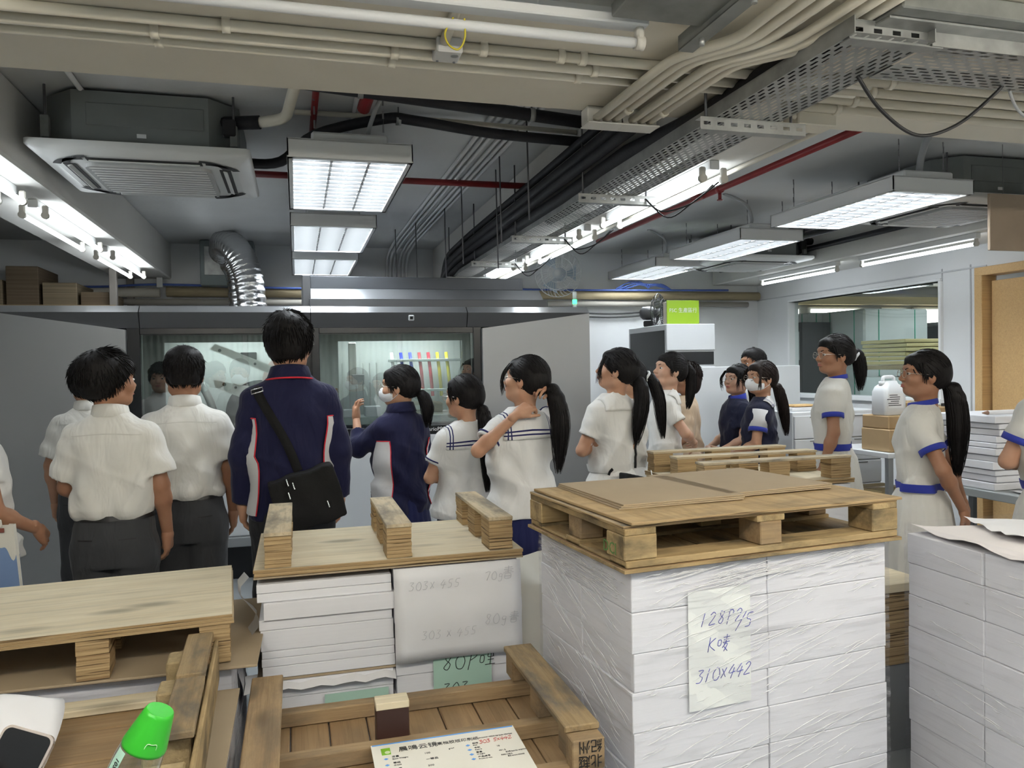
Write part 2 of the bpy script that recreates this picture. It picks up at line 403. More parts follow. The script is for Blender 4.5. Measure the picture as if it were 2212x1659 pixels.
for i, (x, y) in enumerate(((3.62, 4.34), (3.67, 6.02), (3.72, 7.62))):
    panel('panel_light', (x, y, 2.50), 'louvred panel light hung over the right-hand aisle, %s of its row' % ('nearest', 'middle', 'farthest')[i])
for i, (x, y) in enumerate(((-.6, -.7), (2.2, -.7), (-.6, -2.6), (2.2, -2.6), (4.2, -.7))):
    panel('panel_light', (x, y, 2.55), 'louvred panel light on the ceiling behind the photographer, %s' % ('left front', 'right front', 'left rear', 'right rear', 'by the right wall')[i])
# flexible cable feeds to panels
def flex(pts, label, r=.011, m=GREYP, cat='conduit', name='flexible_conduit', group=None):
    return T(MB().tube(smooth_path(pts, 6), r, 8).obj(name, m), label, cat, group)
flex([(.36,3.85,2.63),(.37,3.80,2.70),(.42,3.66,2.80),(.50,3.55,2.83)], 'grey flexible conduit curving up from the nearest panel light over the aisle')
flex([(3.62,3.86,2.60),(3.62,3.84,2.72),(3.60,3.78,2.80),(3.56,3.70,2.83)], 'grey flexible conduit rising from the nearest right-hand panel light', .02)
flex([(3.55,5.55,2.60),(3.55,5.52,2.68),(3.45,5.45,2.78),(3.20,5.35,2.83)], 'grey flexible conduit arching up from the middle right-hand panel light', .013)
flex([(3.60,7.15,2.60),(3.60,7.10,2.70),(3.50,7.0,2.78),(3.30,6.9,2.83)], 'grey flexible conduit arching up from the farthest right-hand panel light', .012)
# ---------------------------------------------------------------- air conditioning cassettes
ACG = mat('ac_body_grey', (.20, .215, .21), .5, metal=.35, var=.15, vscale=(3,3,3))
ACW = mat('ac_panel_white', (.60, .61, .60), .4)
ACGR = mat('ac_grille', (.40, .41, .41), .6)
DARK = mat('dark_slot', (.02, .02, .022), .6)
def rrect(w, d, r, n=6):
    P = []
    for cx, cy, a0 in ((w/2-r, d/2-r, 0), (-w/2+r, d/2-r, 90), (-w/2+r, -d/2+r, 180), (w/2-r, -d/2+r, 270)):
        for i in range(n+1):
            a = math.radians(a0+90*i/n); P.append((cx+r*math.cos(a), cy+r*math.sin(a)))
    return P
def cassette(loc, rz, label, rods=True):
    t = empty('ceiling_cassette', loc, rz, label, 'air conditioner', 'ceiling cassette units')
    S = .95; q = .42; c = .13
    octo = [(-q+c,-q),(q-c,-q),(q,-q+c),(q,q-c),(q-c,q),(-q+c,q),(-q,q-c),(-q,-q+c)]
    bd = MB().prism(octo, .05, .29, 0).obj('body', ACG, t)
    box('cover_plate', (.02, -q-.002, .185), (.50, .006, .10), ACG, bd, .002)
    box('nameplate', (0, -q-.002, .095), (.04, .004, .018), STEELW, bd, 0)
    # decorative panel: flat frame with an inner tray and four slots
    pts = []
    for (w, r, z) in ((S, .03, .05), (S, .03, .028), (S-.03, .04, .015), (.80, .16, .0)):
        pts.append([(x, y, z) for x, y in rrect(w, w, r)])
    m = MB(); m.grid(pts, 0, True, True)
    m.add([(x, y, .0) for x, y in rrect(.80, .80, .16)], [tuple(range(28))], 0)
    m.f[-1] = tuple(reversed(m.f[-1]))
    m.obj('panel', ACW, t)
    inner = rrect(.56, .56, .05); m = MB().prism(inner, -.018, 0, 0).obj('intake_grille', ACGR, t)
    for k in range(11): box('grille_bar', (0, -.25+.05*k, -.020), (.52, .006, .004), ACW, m, 0)
    for k in range(4):
        e = empty('louvre', (0,0,0), k*math.pi/2, parent=t)
        box('slot', (0, -.345, -.002), (.50, .052, .004), DARK, e, 0)
        box('vane', (0, -.345, -.007), (.48, .022, .006), ACW, e, .002, (.35,0,0))
        for s in (-1,1):
            arc = MB(); rows = [[], []]
            for i in range(9):
                a = math.radians(i*9+4)
                for w_, rr in ((0,.165),(1,.130)):
                    rows[w_].append((s*(.255+rr*math.sin(a)), -.205-rr*math.cos(a), -.003))
            if s > 0: rows = rows[::-1]
            arc.grid(rows).obj('corner_slot', DARK, e)
    if rods:
        for sx in (-1,1):
            for sy in (-1,1):
                tube_o('hanger_rod', [(sx*.40, sy*.40, .10), (sx*.40, sy*.40, ZC-loc[2])], .006, ROD, t, 6)
                box('hanger_bracket', (sx*.40, sy*.40, .12), (.035,.035,.10), GALVD, t, .003)
    box('bracket', (.38, -.40, .16), (.06,.05,.08), BLACKP, t, .006)
    tube_o('drain_connector', [(.34,-.34,.20),(.52,-.40,.20)], .032, BLACKR, t, 10)
    return t
AC1 = (-.66, 4.34, 2.52)
cassette(AC1, 0, 'grey ceiling cassette air conditioner with white panel above the boys')
cassette((4.39, 4.42, 2.52), 0, 'ceiling cassette air conditioner beside the nearest right-hand panel light')
cassette((4.39, 6.95, 2.50), 0, 'far ceiling cassette air conditioner beyond the right-hand panel lights')
# drain pipe: cream bend then black lagged pipe along the beam edge
T(MB().tube(fillet([(-.14,3.94,2.72),(-.02,3.86,2.72),(.02,3.55,2.76),(.03,3.50,2.77),(.06,3.46,2.77)], .08), .026, 10).obj('drain_pipe', CONDUIT), 'cream pipe bend joining the air conditioner to the black lagged pipe', 'pipe')
def lagged(pts, r, label, clips=()):
    t = empty('lagged_pipe', (0,0,0), 0, label, 'pipe', 'black lagged refrigerant pipes')
    MB().tube(pts, r, 12).obj('lagging', BLACKR, t)
    for c in clips:
        MB().tube([(c[0]-.012,c[1],c[2]),(c[0]+.012,c[1],c[2])], r*1.12, 12).obj('pipe_clip', GALV, t)
        tube_o('hanger_rod', [c, (c[0], c[1], ZC)], .004, ROD, t, 6)
    return t
lagged([(.02,3.50,2.77),(1.40,3.46,2.665)], .029, 'straight black lagged pipe running just beyond the cream beam', ((.30,3.492,2.748),(1.08,3.47,2.69)))
lagged(smooth_path([(-.22,4.25,2.60),(-.05,4.18,2.60),(.12,4.02,2.70),(.45,3.92,2.77),(.60,3.90,2.765),(1.0,3.88,2.72),(1.46,3.86,2.70)],5), .026, 'sagging black lagged pipe above the nearest panel light', ((.52,3.91,2.768),))
T(MB().tube([(.02,4.0,2.80),(.7,3.98,2.80),(1.46,3.9,2.76)], .013, 8).obj('conduit', CONDUIT), 'thin cream conduit just above the sagging black pipe', 'conduit')
for i, (dx, dz, r) in enumerate(((0, -.02, .034), (-.05, -.085, .026), (.0, .055, .022))):
    lagged(smooth_path([(1.40+dx*.4, 2.95, 2.60+dz), (1.40+dx*.4, 4.5, 2.58+dz), (1.40+dx*.4, 6.6, 2.56+dz), (1.39+dx*.4, 7.3, 2.48+dz), (1.38+dx*.4, 7.5, 2.2)], 5), r, 'black lagged pipe along the left side of the centre beam, %s' % ('thickest', 'lowest', 'uppermost')[i])
lagged([(1.46,1.95,2.43),(1.46,2.6,2.425),(1.44,3.2,2.46),(1.43,4.0,2.44),(1.43,6.8,2.44),(1.42,7.2,2.40)], .04, 'long black lagged pipe lying in the perforated cable tray')
lagged([(1.55,1.75,2.46),(1.55,2.5,2.445),(1.54,3.2,2.43),(1.53,4.6,2.43)], .028, 'shorter black lagged pipe lying in the perforated cable tray')
lagged([(4.39,4.86,2.66),(4.39,6.50,2.64)], .030, 'black lagged pipe joining the two right-hand cassettes')
lagged([(4.845,3.0,2.64),(4.845,8.2,2.62)], .026, 'black lagged pipe under the edge of the right beam')
# ---------------------------------------------------------------- conduits
def conduit(pts, label, r=.012, m=CONDUIT, clips=(), group=None, clipdir=(1,0,0)):
    t = empty('conduit', (0,0,0), 0, label, 'conduit', group)
    MB().tube(pts, r, 10).obj('pipe', m, t)
    for c in clips:
        d = Vector(clipdir)*.011
        MB().tube([Vector(c)-d, Vector(c)+d], r*1.35, 10).box((c[0],c[1],c[2]+r), (.022 if clipdir[0] else .035, .035 if clipdir[0] else .022, r), 0).obj('pipe_clip', CONDUIT, t)
    return t
zc = ZB-.015
for i, (y, r, cl, nm) in enumerate(((2.235, .0155, (-.16,.55,.79), 'uppermost'), (2.315, .0155, (-.35,.30,.93), 'middle'), (2.385, .0135, (-.35,.30,.90), 'lowest'))):
    conduit([(-2.4, y, zc), (.415 if i == 0 else 1.9, y, zc)] , 'cream conduit across the near beam, %s of the three' % nm, r, clips=[(c, y, zc) for c in cl], group='conduits across the near beam')
conduit([(.475, 2.235, zc), (1.9, 2.235, zc)], 'cream conduit running right from the square junction box', .0155, clips=[(.86, 2.235, zc)])
jb = empty('junction_box', (.445, 2.245, ZB), 0, 'square grey conduit junction box on the cream beam', 'junction box')
box('box', (0,0,-.022), (.075,.085,.044), GREYP if 0 else mat('box_grey', (.55,.55,.54), .5), jb, .004)
MB().lathe([(.011,-.0455),(.011,-.044)], 16).obj('knockout', GALV, jb, (.018,-.015,0))
for s in (-1,1): MB().lathe([(.004,-.0465),(.004,-.044)], 8).obj('screw', ROD, jb, (s*.025,.03,0))
conduit([(.43, 2.20, zc), (.42, 1.95, zc), (.40,1.6,zc)], 'short cream conduit running from the junction box towards the camera', .015)
# six conduits bending down to two box ends
XS = (1.075, 1.112, 1.148, 1.215, 1.25, 1.285)
for i, x in enumerate(XS):
    k = i
    P = [(x, 2.67, zc-.03), (x+.012, 2.2, zc-.03), (x+.02, 2.10-.0*k, zc-.03), (x+.07+.004*k, 2.02, zc-.03), (x+.13+.008*k, 1.93, zc-.03), (x+.14+.012*k, 1.80, zc-.02), (x+.14+.012*k, 1.45, zc-.02)]
    conduit(fillet(P, .06), 'cream conduit bending towards the steel trunking, %s from the left' % ('first','second','third','fourth','fifth','sixth')[i], .0145, clips=((x+.002, 2.55, zc-.03),) if i in (2,5) else (), group='bent conduits under the beam', clipdir=(0,1,0))
for i, x in enumerate((1.11, 1.25)):
    t = empty('conduit_box', (x, 2.70, ZB), 0, 'pale adaptable box where conduits end, %s of the two' % ('left','right')[i], 'junction box')
    box('body', (0,0,-.03), (.135,.07,.06), mat('box_pale', (.60,.59,.55), .5), t, .004)
    box('lid', (0,-.01,-.064), (.142,.085,.006), mat('box_pale', (.60,.59,.55), .5), t, .002)
# conduits on the slab running to the back wall then down it
for i, x in enumerate((.985, 1.025, 1.065, 1.12, 1.16, 1.20)):
    conduit(fillet([(x+.02, 2.76, ZC-.014), (x, 7.9, ZC-.014), (x-.03, YW-.02, ZC-.10), (x-.03, YW-.02, 1.7)], .25, 6), 'grey conduit along the slab bending down the back wall, %s from the left' % ('first','second','third','fourth','fifth','sixth')[i], .012, PVC, group='slab conduits')
conduit([(-.9,2.76,ZC-.014),(-.93,6.0,ZC-.014)], 'grey conduit on the slab behind the air conditioner', .012, PVC)
conduit([(.30,2.76,ZC-.012),(.32,5.5,ZC-.012)], 'grey conduit on the slab above the sagging pipe', .010, PVC)
# right-hand: conduits on beam soffit right of tray
for i, y in enumerate((2.20, 2.29, 2.38, 2.47)):
    conduit([(1.72, y, zc), (5.4, y, zc)], 'cream conduit along the beam right of the cable tray, %s of four' % ('nearest','second','third','farthest')[i], .016, clips=((1.95,y,zc),(2.9,y,zc)), group='conduits right of the tray')
conduit(fillet([(1.80,2.55,zc),(2.04,2.66,zc-.01),(2.04,3.2,zc-.01),(2.04,8.0,zc-.01)],.05), 'cream conduit along the right edge of the centre beam', .011)
box_ = empty('conduit_box', (1.93, 2.60, ZB), 0, 'cream rectangular conduit box at the corner of the centre beam', 'junction box')
box('body', (0,0,-.025), (.17,.10,.05), CREAM, box_, .004)
# red fire pipes
def redpipe(pts, label, r=.021, heads=()):
    t = empty('sprinkler_pipe', (0,0,0), 0, label, 'pipe', 'red fire pipes')
    MB().tube(pts, r, 12).obj('pipe', REDP, t)
    for h_ in heads:
        MB().tube([h_, (h_[0],h_[1],h_[2]-.07)], .012, 8).lathe([(.02,-.075),(.02,-.07)], 12, M=Matrix.Translation(h_)).obj('sprinkler_head', REDP, t)
        MB().tube([(h_[0],h_[1]-.02,h_[2]),(h_[0],h_[1]+.02,h_[2])], r*1.25, 12).obj('pipe_coupling', REDP, t)
    tube_o('hanger_rod', [pts[0], (pts[0][0],pts[0][1],ZC)], .005, ROD, t, 6)
    return t
redpipe([(2.83,2.80,2.72),(2.78,6.9,2.70)], 'long red fire pipe running along the right-hand bay', heads=((2.81,4.75,2.71),))
redpipe([(2.80,4.95,2.705),(2.08,4.9,2.705)], 'short red branch pipe meeting the long red pipe', .019)
redpipe([(-.25,4.84,2.69),(1.46,4.83,2.69)], 'red fire pipe crossing behind the nearest panel light', .020)
redpipe([(.12,3.62,2.83),(.10,4.80,2.72)], 'red pipe dropping from the slab left of the panel light', .016)
redpipe([(.37,3.42,2.83),(.33,3.70,2.74)], 'stubby red pipe end behind the black lagged pipe', .03)
# ---------------------------------------------------------------- cable trays and trunking
def tray(name, L_, W_, loc, rz, label, px=.052, py=.0195):
    t = empty(name, loc, rz, label, 'cable tray')
    nx, ny = int(L_/px), int(W_/py); V = []; F = []; hx, hy = .017, .0042
    vi = {}
    def pv(i, j, k):  # cached corner verts on half-pitch-staggered cells
        if (i,j,k) not in vi: vi[(i,j,k)] = len(V); V.append((i, j, k))
        return vi[(i,j,k)]
    for j in range(ny):
        off = (j % 2)*px/2
        for i in range(-1, nx+1):
            x0 = max(0, i*px+off); x1 = min(L_, (i+1)*px+off)
            if x1-x0 < .004: continue
            y0, y1 = -W_/2+j*py, -W_/2+(j+1)*py
            o = len(V); V += [(x0,y0,0),(x1,y0,0),(x1,y1,0),(x0,y1,0)]
            if x1-x0 < px*.9: F.append((o,o+1,o+2,o+3)); continue
            cx, cy = (x0+x1)/2, (y0+y1)/2
            V += [(cx-hx+.003,cy-hy,0),(cx+hx-.003,cy-hy,0),(cx+hx,cy,0),(cx+hx-.003,cy+hy,0),(cx-hx+.003,cy+hy,0),(cx-hx,cy,0)]
            F += [(o,o+1,o+5,o+4),(o+1,o+6,o+5),(o+1,o+2,o+7,o+6),(o+2,o+3,o+8,o+7),(o+3,o+9,o+8),(o+3,o,o+4,o+9)]
    MB().add(V, F).obj('perforated_base', GALV, t)
    for s in (-1,1):
        box('side_flange', (L_/2, s*W_/2, .022), (L_, .003, .046), GALV, t, 0)
    return t
TRW = .255
tray('cable_tray', 5.9, TRW, (1.545, 1.72, 2.375), math.pi/2, 'long perforated cable tray under the centre beam')
tray('cable_tray', 3.2, .24, (1.68, 1.86, 2.372), 0, 'perforated cable tray turning right beneath the steel trunking')
def channel(p, ln, axis, label, w=.041):
    """slotted strut bracket"""
    t = empty('slotted_bracket', p, 0 if axis == 'x' else math.pi/2, label, 'bracket', 'slotted tray brackets')
    V = []; F = []; n = max(3, int(ln/.05)); px = ln/n; hh = w/2
    for i in range(n):
        o = len(V); x0 = i*px; x1 = x0+px; cx = x0+px/2
        V += [(x0,0,-hh),(x1,0,-hh),(x1,0,hh),(x0,0,hh),(cx-.013,0,-.005),(cx+.013,0,-.005),(cx+.013,0,.007),(cx-.013,0,.007)]
        F += [(o,o+1,o+5,o+4),(o+1,o+2,o+6,o+5),(o+2,o+3,o+7,o+6),(o+3,o,o+4,o+7)]
    m = MB().add(V, F); m.box((ln/2,.018,hh), (ln,.04,.003)).box((ln/2,.018,-hh), (ln,.04,.003)); m.obj('channel', GALV, t)
    return t
for i, y in enumerate((2.42, 3.62, 4.85, 6.05, 7.1)):
    channel((1.36, y, 2.352), .42, 'x', 'slotted steel bracket under the long cable tray, %s from the camera' % ('first','second','third','fourth','fifth')[i])
    for x in (1.39, 1.73):
        T(tube_o('threaded_rod', [(x, y+.015, 2.33), (x, y+.015, ZC if x < 1.45 else ZB)], .005, ROD, None, 6), 'threaded rod holding the %s tray bracket at its %s end' % (('first','second','third','fourth','fifth')[i], 'left' if x < 1.5 else 'right'), 'rod')
channel((1.42, 1.745, 2.395), .30, 'x', 'slotted steel bracket where the two cable trays meet', .05)
for i, (x, y) in enumerate(((1.20,3.95),(1.22,4.6),(1.15,5.4),(1.18,6.2),(1.05,6.9),(.92,7.3),(1.30,5.0))):
    T(tube_o('threaded_rod', [(x, y, ZC), (x+.005, y, 2.30-.02*i)], .0045, ROD, None, 6), 'thin threaded rod hanging beside the centre beam, %s counted from the camera' % ('first','second','third','fifth','sixth','last','fourth')[i], 'rod', 'free hanging rods')
# galvanised trunking, top right
tk = empty('cable_trunking', (.80, 1.75, 2.415), 0, 'large galvanised steel trunking crossing the top right corner', 'trunking')
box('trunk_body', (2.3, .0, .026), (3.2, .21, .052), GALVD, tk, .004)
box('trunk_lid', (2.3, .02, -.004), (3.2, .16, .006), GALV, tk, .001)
tk2 = empty('cable_trunking', (.0, 1.62, 2.44), 0, 'lower galvanised trunking end beside the unlit tube light', 'trunking')
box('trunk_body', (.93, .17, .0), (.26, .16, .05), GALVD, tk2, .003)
st = empty('strut_channel', (1.075, 1.60, 2.40), 0, 'steel strut channel crossing under the trunking', 'bracket')
MB().box((0,.16,.0), (.045,.46,.004)).box((-.021,.16,.02), (.003,.46,.04)).box((.021,.16,.02), (.003,.46,.04)).obj('channel', GALVD, st)
for y in (.05,.30): MB().lathe([(.008,-.02),(.008,0)], 8).obj('bolt', GALV, st, (0,y,0))
gs = T(MB().box((.45, 1.83, ZB-.012), (1.0, .10, .024)).obj('flat_duct', GALVD), 'flat grey steel strip along the near beam above the unlit tube', 'trunking')
ub = batten((0,0,0), 1.5, 'unlit fluorescent batten along the top edge of the picture', lit=False, single=True)
ub.location = (-.60, 1.94, ZB); ub.rotation_euler = (0,0,-math.pi/2)
yl = T(MB().tube(smooth_path([(.40,1.93,2.40),(.38,1.94,2.365),(.39,1.95,2.34),(.415,1.95,2.33),(.43,1.94,2.355),(.428,1.93,2.40)],6), .0025, 6).obj('yellow_wire', mat('yellow_wire', (.55,.45,.03), .5)), 'loop of thin yellow wire hanging from the unlit tube light', 'wire')
T(MB().tube(smooth_path([(1.63,1.97,2.37),(1.72,1.98,2.28),(1.86,1.99,2.215),(2.0,1.98,2.25),(2.13,1.96,2.35),(2.16,1.93,2.40)],8), .0055, 8).obj('cable', BLACKP), 'black cable sagging in a loop below the right tray', 'cable')
for i,(dx,dz) in enumerate(((0,0),(.08,.02),(.16,.03))):
    T(MB().tube(smooth_path([(2.20+dx,1.97,2.37),(2.28+dx,2.0,2.315+dz),(2.45+dx,2.03,2.28+dz),(2.8+dx,2.05,2.27)],6), .005, 6).obj('cable', GREYP), 'thin grey cable leaving the right tray, %s of three' % ('lowest','middle','highest')[i], 'cable', 'grey cables at the tray end')
for i,(y,s) in enumerate(((3.62,.0),(4.85,.05),(6.05,.1))):
    for k in range(2):
        T(MB().tube(smooth_path([(1.72,y,2.36),(1.76+.03*k,y-.10,2.28-.03*k),(1.84,y-.25,2.29),(1.90,y-.35-.05*k,2.36)],6), .004, 6).obj('cable', BLACKP), 'black lamp cable looping under the tray near its %s bracket, %s' % (('second','third','fourth')[i], ('shorter loop','longer loop')[k]), 'cable', 'lamp cables')
# ---------------------------------------------------------------- printing press
GREYM = mat('press_grey', (.27, .275, .28), .38, metal=.45)
VISOR = mat('press_visor', (.085, .087, .092), .4, metal=.3)
SILV = mat('press_silver', (.62, .63, .65), .28, metal=.85)
BLK = mat('press_black', (.010, .011, .013), .25)
LOWW = mat('press_white', (.60, .62, .64), .4)
LIP = mat('press_lip', (.24, .25, .26), .45)
YM = 5.95
PG = glass_mat('press_glass', (.88, .92, .91), refl=.17)
pr = empty('printing_press', (0, YM, 0), 0, 'long grey and black digital printing press with two glass windows', 'printing press')
def pbox(n, x0, x1, y0, y1, z0, z1, m, b=.004, par=pr): return box(n, ((x0+x1)/2, (y0+y1)/2, (z0+z1)/2), (x1-x0, y1-y0, z1-z0), m, par, b)
pbox('rear_body', -1.92, 2.30, .62, 1.55, .12, 1.98, VISOR)
pbox('plinth', -1.88, 2.26, .10, 1.5, 0, .24, BLK)
pbox('roof', -1.92, 2.30, .10, 1.55, 1.965, 2.0, VISOR)
# visor: silver chamfer on top, dark face sloping in below; per module
def visor(x0, x1):
    prof = [(0.10, 2.003), (.02, 2.003), (-.035, 1.955), (.0, 1.845), (.10, 1.845)]
    m = MB().prism([(a, b) for a, b in prof], x0, x1, 1, axis='x')
    o = m.obj('visor', [SILV, VISOR], pr)
    for i, p in enumerate(o.data.polygons):
        if p.normal.z > .25 and p.normal.y < -.05: p.material_index = 0
    return o
for a, b in ((-1.92,-1.053),(-1.047,.108),(.114,1.288),(1.294,2.30)): visor(a, b)
# end doors: tall grey panels, top edge sloping up to the outer end
DO = mat('press_door', (.30, .305, .31), .36, metal=.5)
def door(xo, xi, name):
    zo, zi = 1.95, 1.832
    poly = [(xo, .10), (xi, .10), (xi, zi), (xo, zo)]
    if xo > xi: poly = [(xi, .10), (xo, .10), (xo, zo), (xi, zi)]
    m = MB().prism(poly, -.045, .02, 0, axis='y'); o = m.obj('end_door', DO, pr); T(o, name)
    return o
door(-1.915, -1.135, 'grey end door with sloping top edge, left end'); door(2.295, 1.405, 'grey end door with sloping top edge, right end')
pbox('end_wall', -1.92, -1.90, .02, .62, .12, 1.95, VISOR); pbox('end_wall', 2.28, 2.30, .02, .62, .12, 1.95, VISOR)
# black window frames
def frame(x0, x1, z0, z1, gx0, gx1, gz0, gz1):
    f = MB()
    for (a, b, c, d) in ((x0, gx0, z0, z1), (gx1, x1, z0, z1), (gx0, gx1, z0, gz0), (gx0, gx1, gz1, z1)):
        f.box(((a+b)/2, .02, (c+d)/2), (b-a, .05, d-c), 0, .003)
    o = f.obj('window_frame', BLK, pr)
    box('pane', ((gx0+gx1)/2, -.0, (gz0+gz1)/2), (gx1-gx0, .006, gz1-gz0), PG, o, 0)
    return o
frame(-1.135, .108, 1.02, 1.845, -1.05, .07, 1.10, 1.80)
frame(.112, 1.405, 1.02, 1.845, .17, 1.34, 1.085, 1.80)
# lower white panels, lip
for a, b in ((-1.135, .106), (.112, 1.405)):
    pbox('lower_panel', a, b, -.01, .05, .335, 1.018, LOWW, .006)
    pbox('lip', a, b, -.035, .05, .262, .333, LIP, .006)
pbox('mullion', .106, .112, -.012, .05, .27, 1.84, BLK, 0)
# interior of the two windows
INW = mat('press_interior', (.60, .64, .63), .6); INT = mat('press_interior_trim', (.42,.47,.46), .4, metal=.3)
LED = mat('press_led', (.94, 1.0, .98), emit=26)
for (a, b) in ((-1.05, .07), (.17, 1.34)):
    pbox('interior_back', a-.02, b+.02, .56, .60, 1.05, 1.84, INW, 0)
    pbox('interior_floor', a-.02, b+.02, .05, .60, 1.03, 1.06, mat('press_inner_dark', (.05,.05,.055), .5), 0)
    pbox('interior_ceiling', a-.02, b+.02, .05, .60, 1.81, 1.84, BLK, 0)
    for x in (a-.02, b+.02): pbox('interior_side', x-.01, x+.01, .05, .60, 1.05, 1.82, mat('press_inner_dark', (.05,.05,.055), .5), 0)
    pbox('led_strip', a+.2, b-.1, .30, .34, 1.795, 1.808, LED, 0)
    pbox('inner_window_frame', a, a+.14, .10, .13, 1.06, 1.81, BLK, 0)
    pbox('inner_window_frame', a, b, .10, .13, 1.745, 1.81, BLK, 0)
    pbox('inner_window_frame', b-.07, b, .10, .13, 1.06, 1.81, BLK, 0)
PLATE = mat('machine_plate', (.55, .56, .55), .35, metal=.6)
HOLE = mat('hole_black', (.01,.01,.01), .6)
def arm(pts, y, t, m, nm, holes=()):
    o = MB().prism(pts, y, y+t, 0, axis='y').obj(nm, m, pr)
    for hx, hz, r in holes:
        MB().lathe([(r, -.002), (r, .004)], 12, M=Matrix.Translation((hx, y, hz)) @ Matrix.Rotation(math.pi/2, 4, 'X')).obj('hole', HOLE, o)
    return o
arm([(-.60,1.47),(-.08,1.36),(-.08,1.22),(-.28,1.28),(-.58,1.41)], .22, .03, PLATE, 'feed_plate', ((-.52,1.435,.014),(-.44,1.41,.010),(-.36,1.39,.014),(-.28,1.37,.010),(-.2,1.31,.016),(-.14,1.30,.012)))
arm([(-.62,1.70),(-.58,1.74),(-.16,1.56),(-.18,1.50)], .26, .02, PLATE, 'guide_arm', ((-.55,1.69,.012),(-.3,1.585,.01)))
MB().tube([(-.66,1.42,0) if 0 else (-.68+.1*math.sin(k*.25), .24, 1.44-.055*k) for k in range(8)], .028, 8).obj('curved_guide', PLATE, pr)
MB().lathe([(.24,0),(.24,.03)], 36, M=Matrix.Translation((-.02,.50,1.44)) @ Matrix.Rotation(math.pi/2,4,'X')).obj('drum', mat('drum_pink', (.50,.40,.37), .4, metal=.3), pr)
MB().lathe([(.26,0),(.26,.03)], 36, M=Matrix.Translation((-.28,.54,1.20)) @ Matrix.Rotation(math.pi/2,4,'X')).obj('drum_guard', mat('press_inner_dark', (.05,.05,.055), .5), pr)
pbox('red_lamp', -.02, .05, .40, .44, 1.56, 1.60, mat('red_glow', (1,.15,.08), emit=2.5))
pbox('control_unit', -.42, -.30, .52, .56, 1.62, 1.68, HOLE)
pbox('side_rail', .40, .46, .30, .34, 1.40, 1.74, PLATE); pbox('label_plate', .42, .52, .28, .30, 1.41, 1.49, LOWW)
for k in range(7): pbox('paper_guide', .30+.055*k, .307+.055*k, .45, .50, 1.22, 1.58, PLATE, 0)
INKS = ((.9,.9,.9),(.05,.08,.55),(.10,.12,.75),(.55,.10,.12),(.65,.06,.10),(.75,.62,.05),(.85,.75,.05))
for k, c in enumerate(INKS):
    x = .78+.075*k
    tube_o('ink_tube', [(x, .40, 1.30), (x-.015, .40, 1.50), (x-.03, .42, 1.66)], .014, mat('ink_%d' % k, c, .2, coat=.5), pr, 8)
for z in (1.34, 1.585): pbox('tube_holder', .72, 1.32, .38, .42, z, z+.022, INT)
pbox('interior_tray', .30, 1.28, .15, .5, 1.10, 1.16, INT)
for k in range(3): pbox('feed_module', .34+.17*k, .46+.17*k, .16, .3, 1.16, 1.22+.02*k, LOWW)
# badge and lettering
bd = pbox('sensor_badge', .832, .876, -.035, -.015, 1.893, 1.937, LOWW, .006); bd.rotation_euler = (.3,0,0)
pbox('sensor_eye', .843, .865, -.043, -.03, 1.904, 1.926, HOLE, .001, pr).rotation_euler = (.3,0,0)
text_mesh('varioPRINT iX-series', .042, mat('print_white', (.8,.8,.8), .5), 'lettering', pr, (.955, -.007, 1.045), (math.pi/2,0,0))
# hood on top
pbox('hood_base', .11, 2.02, .18, 1.3, 2.003, 2.075, VISOR, .004)
hp = MB().prism([(.18,2.075),(.30,2.165),(1.3,2.165),(1.3,2.075)], .12, 1.98, 0, axis='x').obj('hood_slope', [mat('hood_silver', (.40,.41,.43), .3, metal=.7)], pr)
pbox('hood_top', .12, 1.84, .30, 1.3, 2.165, 2.262, mat('hood_dark', (.06,.065,.075), .4))
pbox('hood_side', .06, .12, .25, 1.3, 2.003, 2.262, VISOR)
# beacon
be = empty('beacon', (2.28, YM+.25, 2.0), 0, 'small green and white signal beacon on top of the press', 'beacon')
MB().lathe([(.016,0),(.016,.05)], 14).obj('base', LOWW, be)
MB().lathe([(.019,.05),(.019,.085)], 14).obj('green_lens', mat('green_glow', (.05,1,.25), emit=3), be)
MB().lathe([(.018,.085),(.018,.15),(.008,.156)], 14).obj('clear_lens', mat('beacon_clear', (.7,.74,.72), .2), be)
T(box('poster_board', (-1.02, YM+.6, 2.012), (1.15, .5, .018), mat('board_white', (.7,.7,.68), .5), None, .004), 'thin white board lying on top of the press', 'board')
# ---------------------------------------------------------------- flexible duct
FOIL = mat('foil_duct', (.62,.63,.64), .22, metal=1, bmp=.4, bscale=(35,35,35))
def duct(pts, r, label):
    P = smooth_path(pts, 26); rr = [r*(1+.035*math.cos(i*math.pi*.5)) for i in range(len(P))]
    return T(MB().tube(P, rr, 22).obj('flexible_duct', FOIL), label, 'duct', 'silver flexible ducts')
duct([(-.66,8.05,2.70),(-.62,7.78,2.74),(-.50,7.52,2.64),(-.40,7.42,2.40),(-.36,7.40,2.02)], .125, 'silver flexible duct curving down in front of the wall box')
duct([(-.62,8.20,2.60),(-.56,8.10,2.55),(-.52,8.05,2.40),(-.50,8.0,2.02)], .11, 'shorter silver flexible duct behind the curved one')
vb = empty('extract_box', (-.63, 8.28, 2.60), 0, 'grey steel extract box on the back wall behind the foil duct', 'duct box')
box('body', (0,.0,0), (.50,.30,.44), mat('box_greygreen', (.17,.20,.20), .5, metal=.3), vb, .005)
box('flange', (-.06,-.155,.02), (.30,.012,.28), GALV, vb, .002)
for s in (-1,1): tube_o('hanger_rod', [(s*.23,0,.2),(s*.23,0,.23)], .006, ROD, vb, 6)
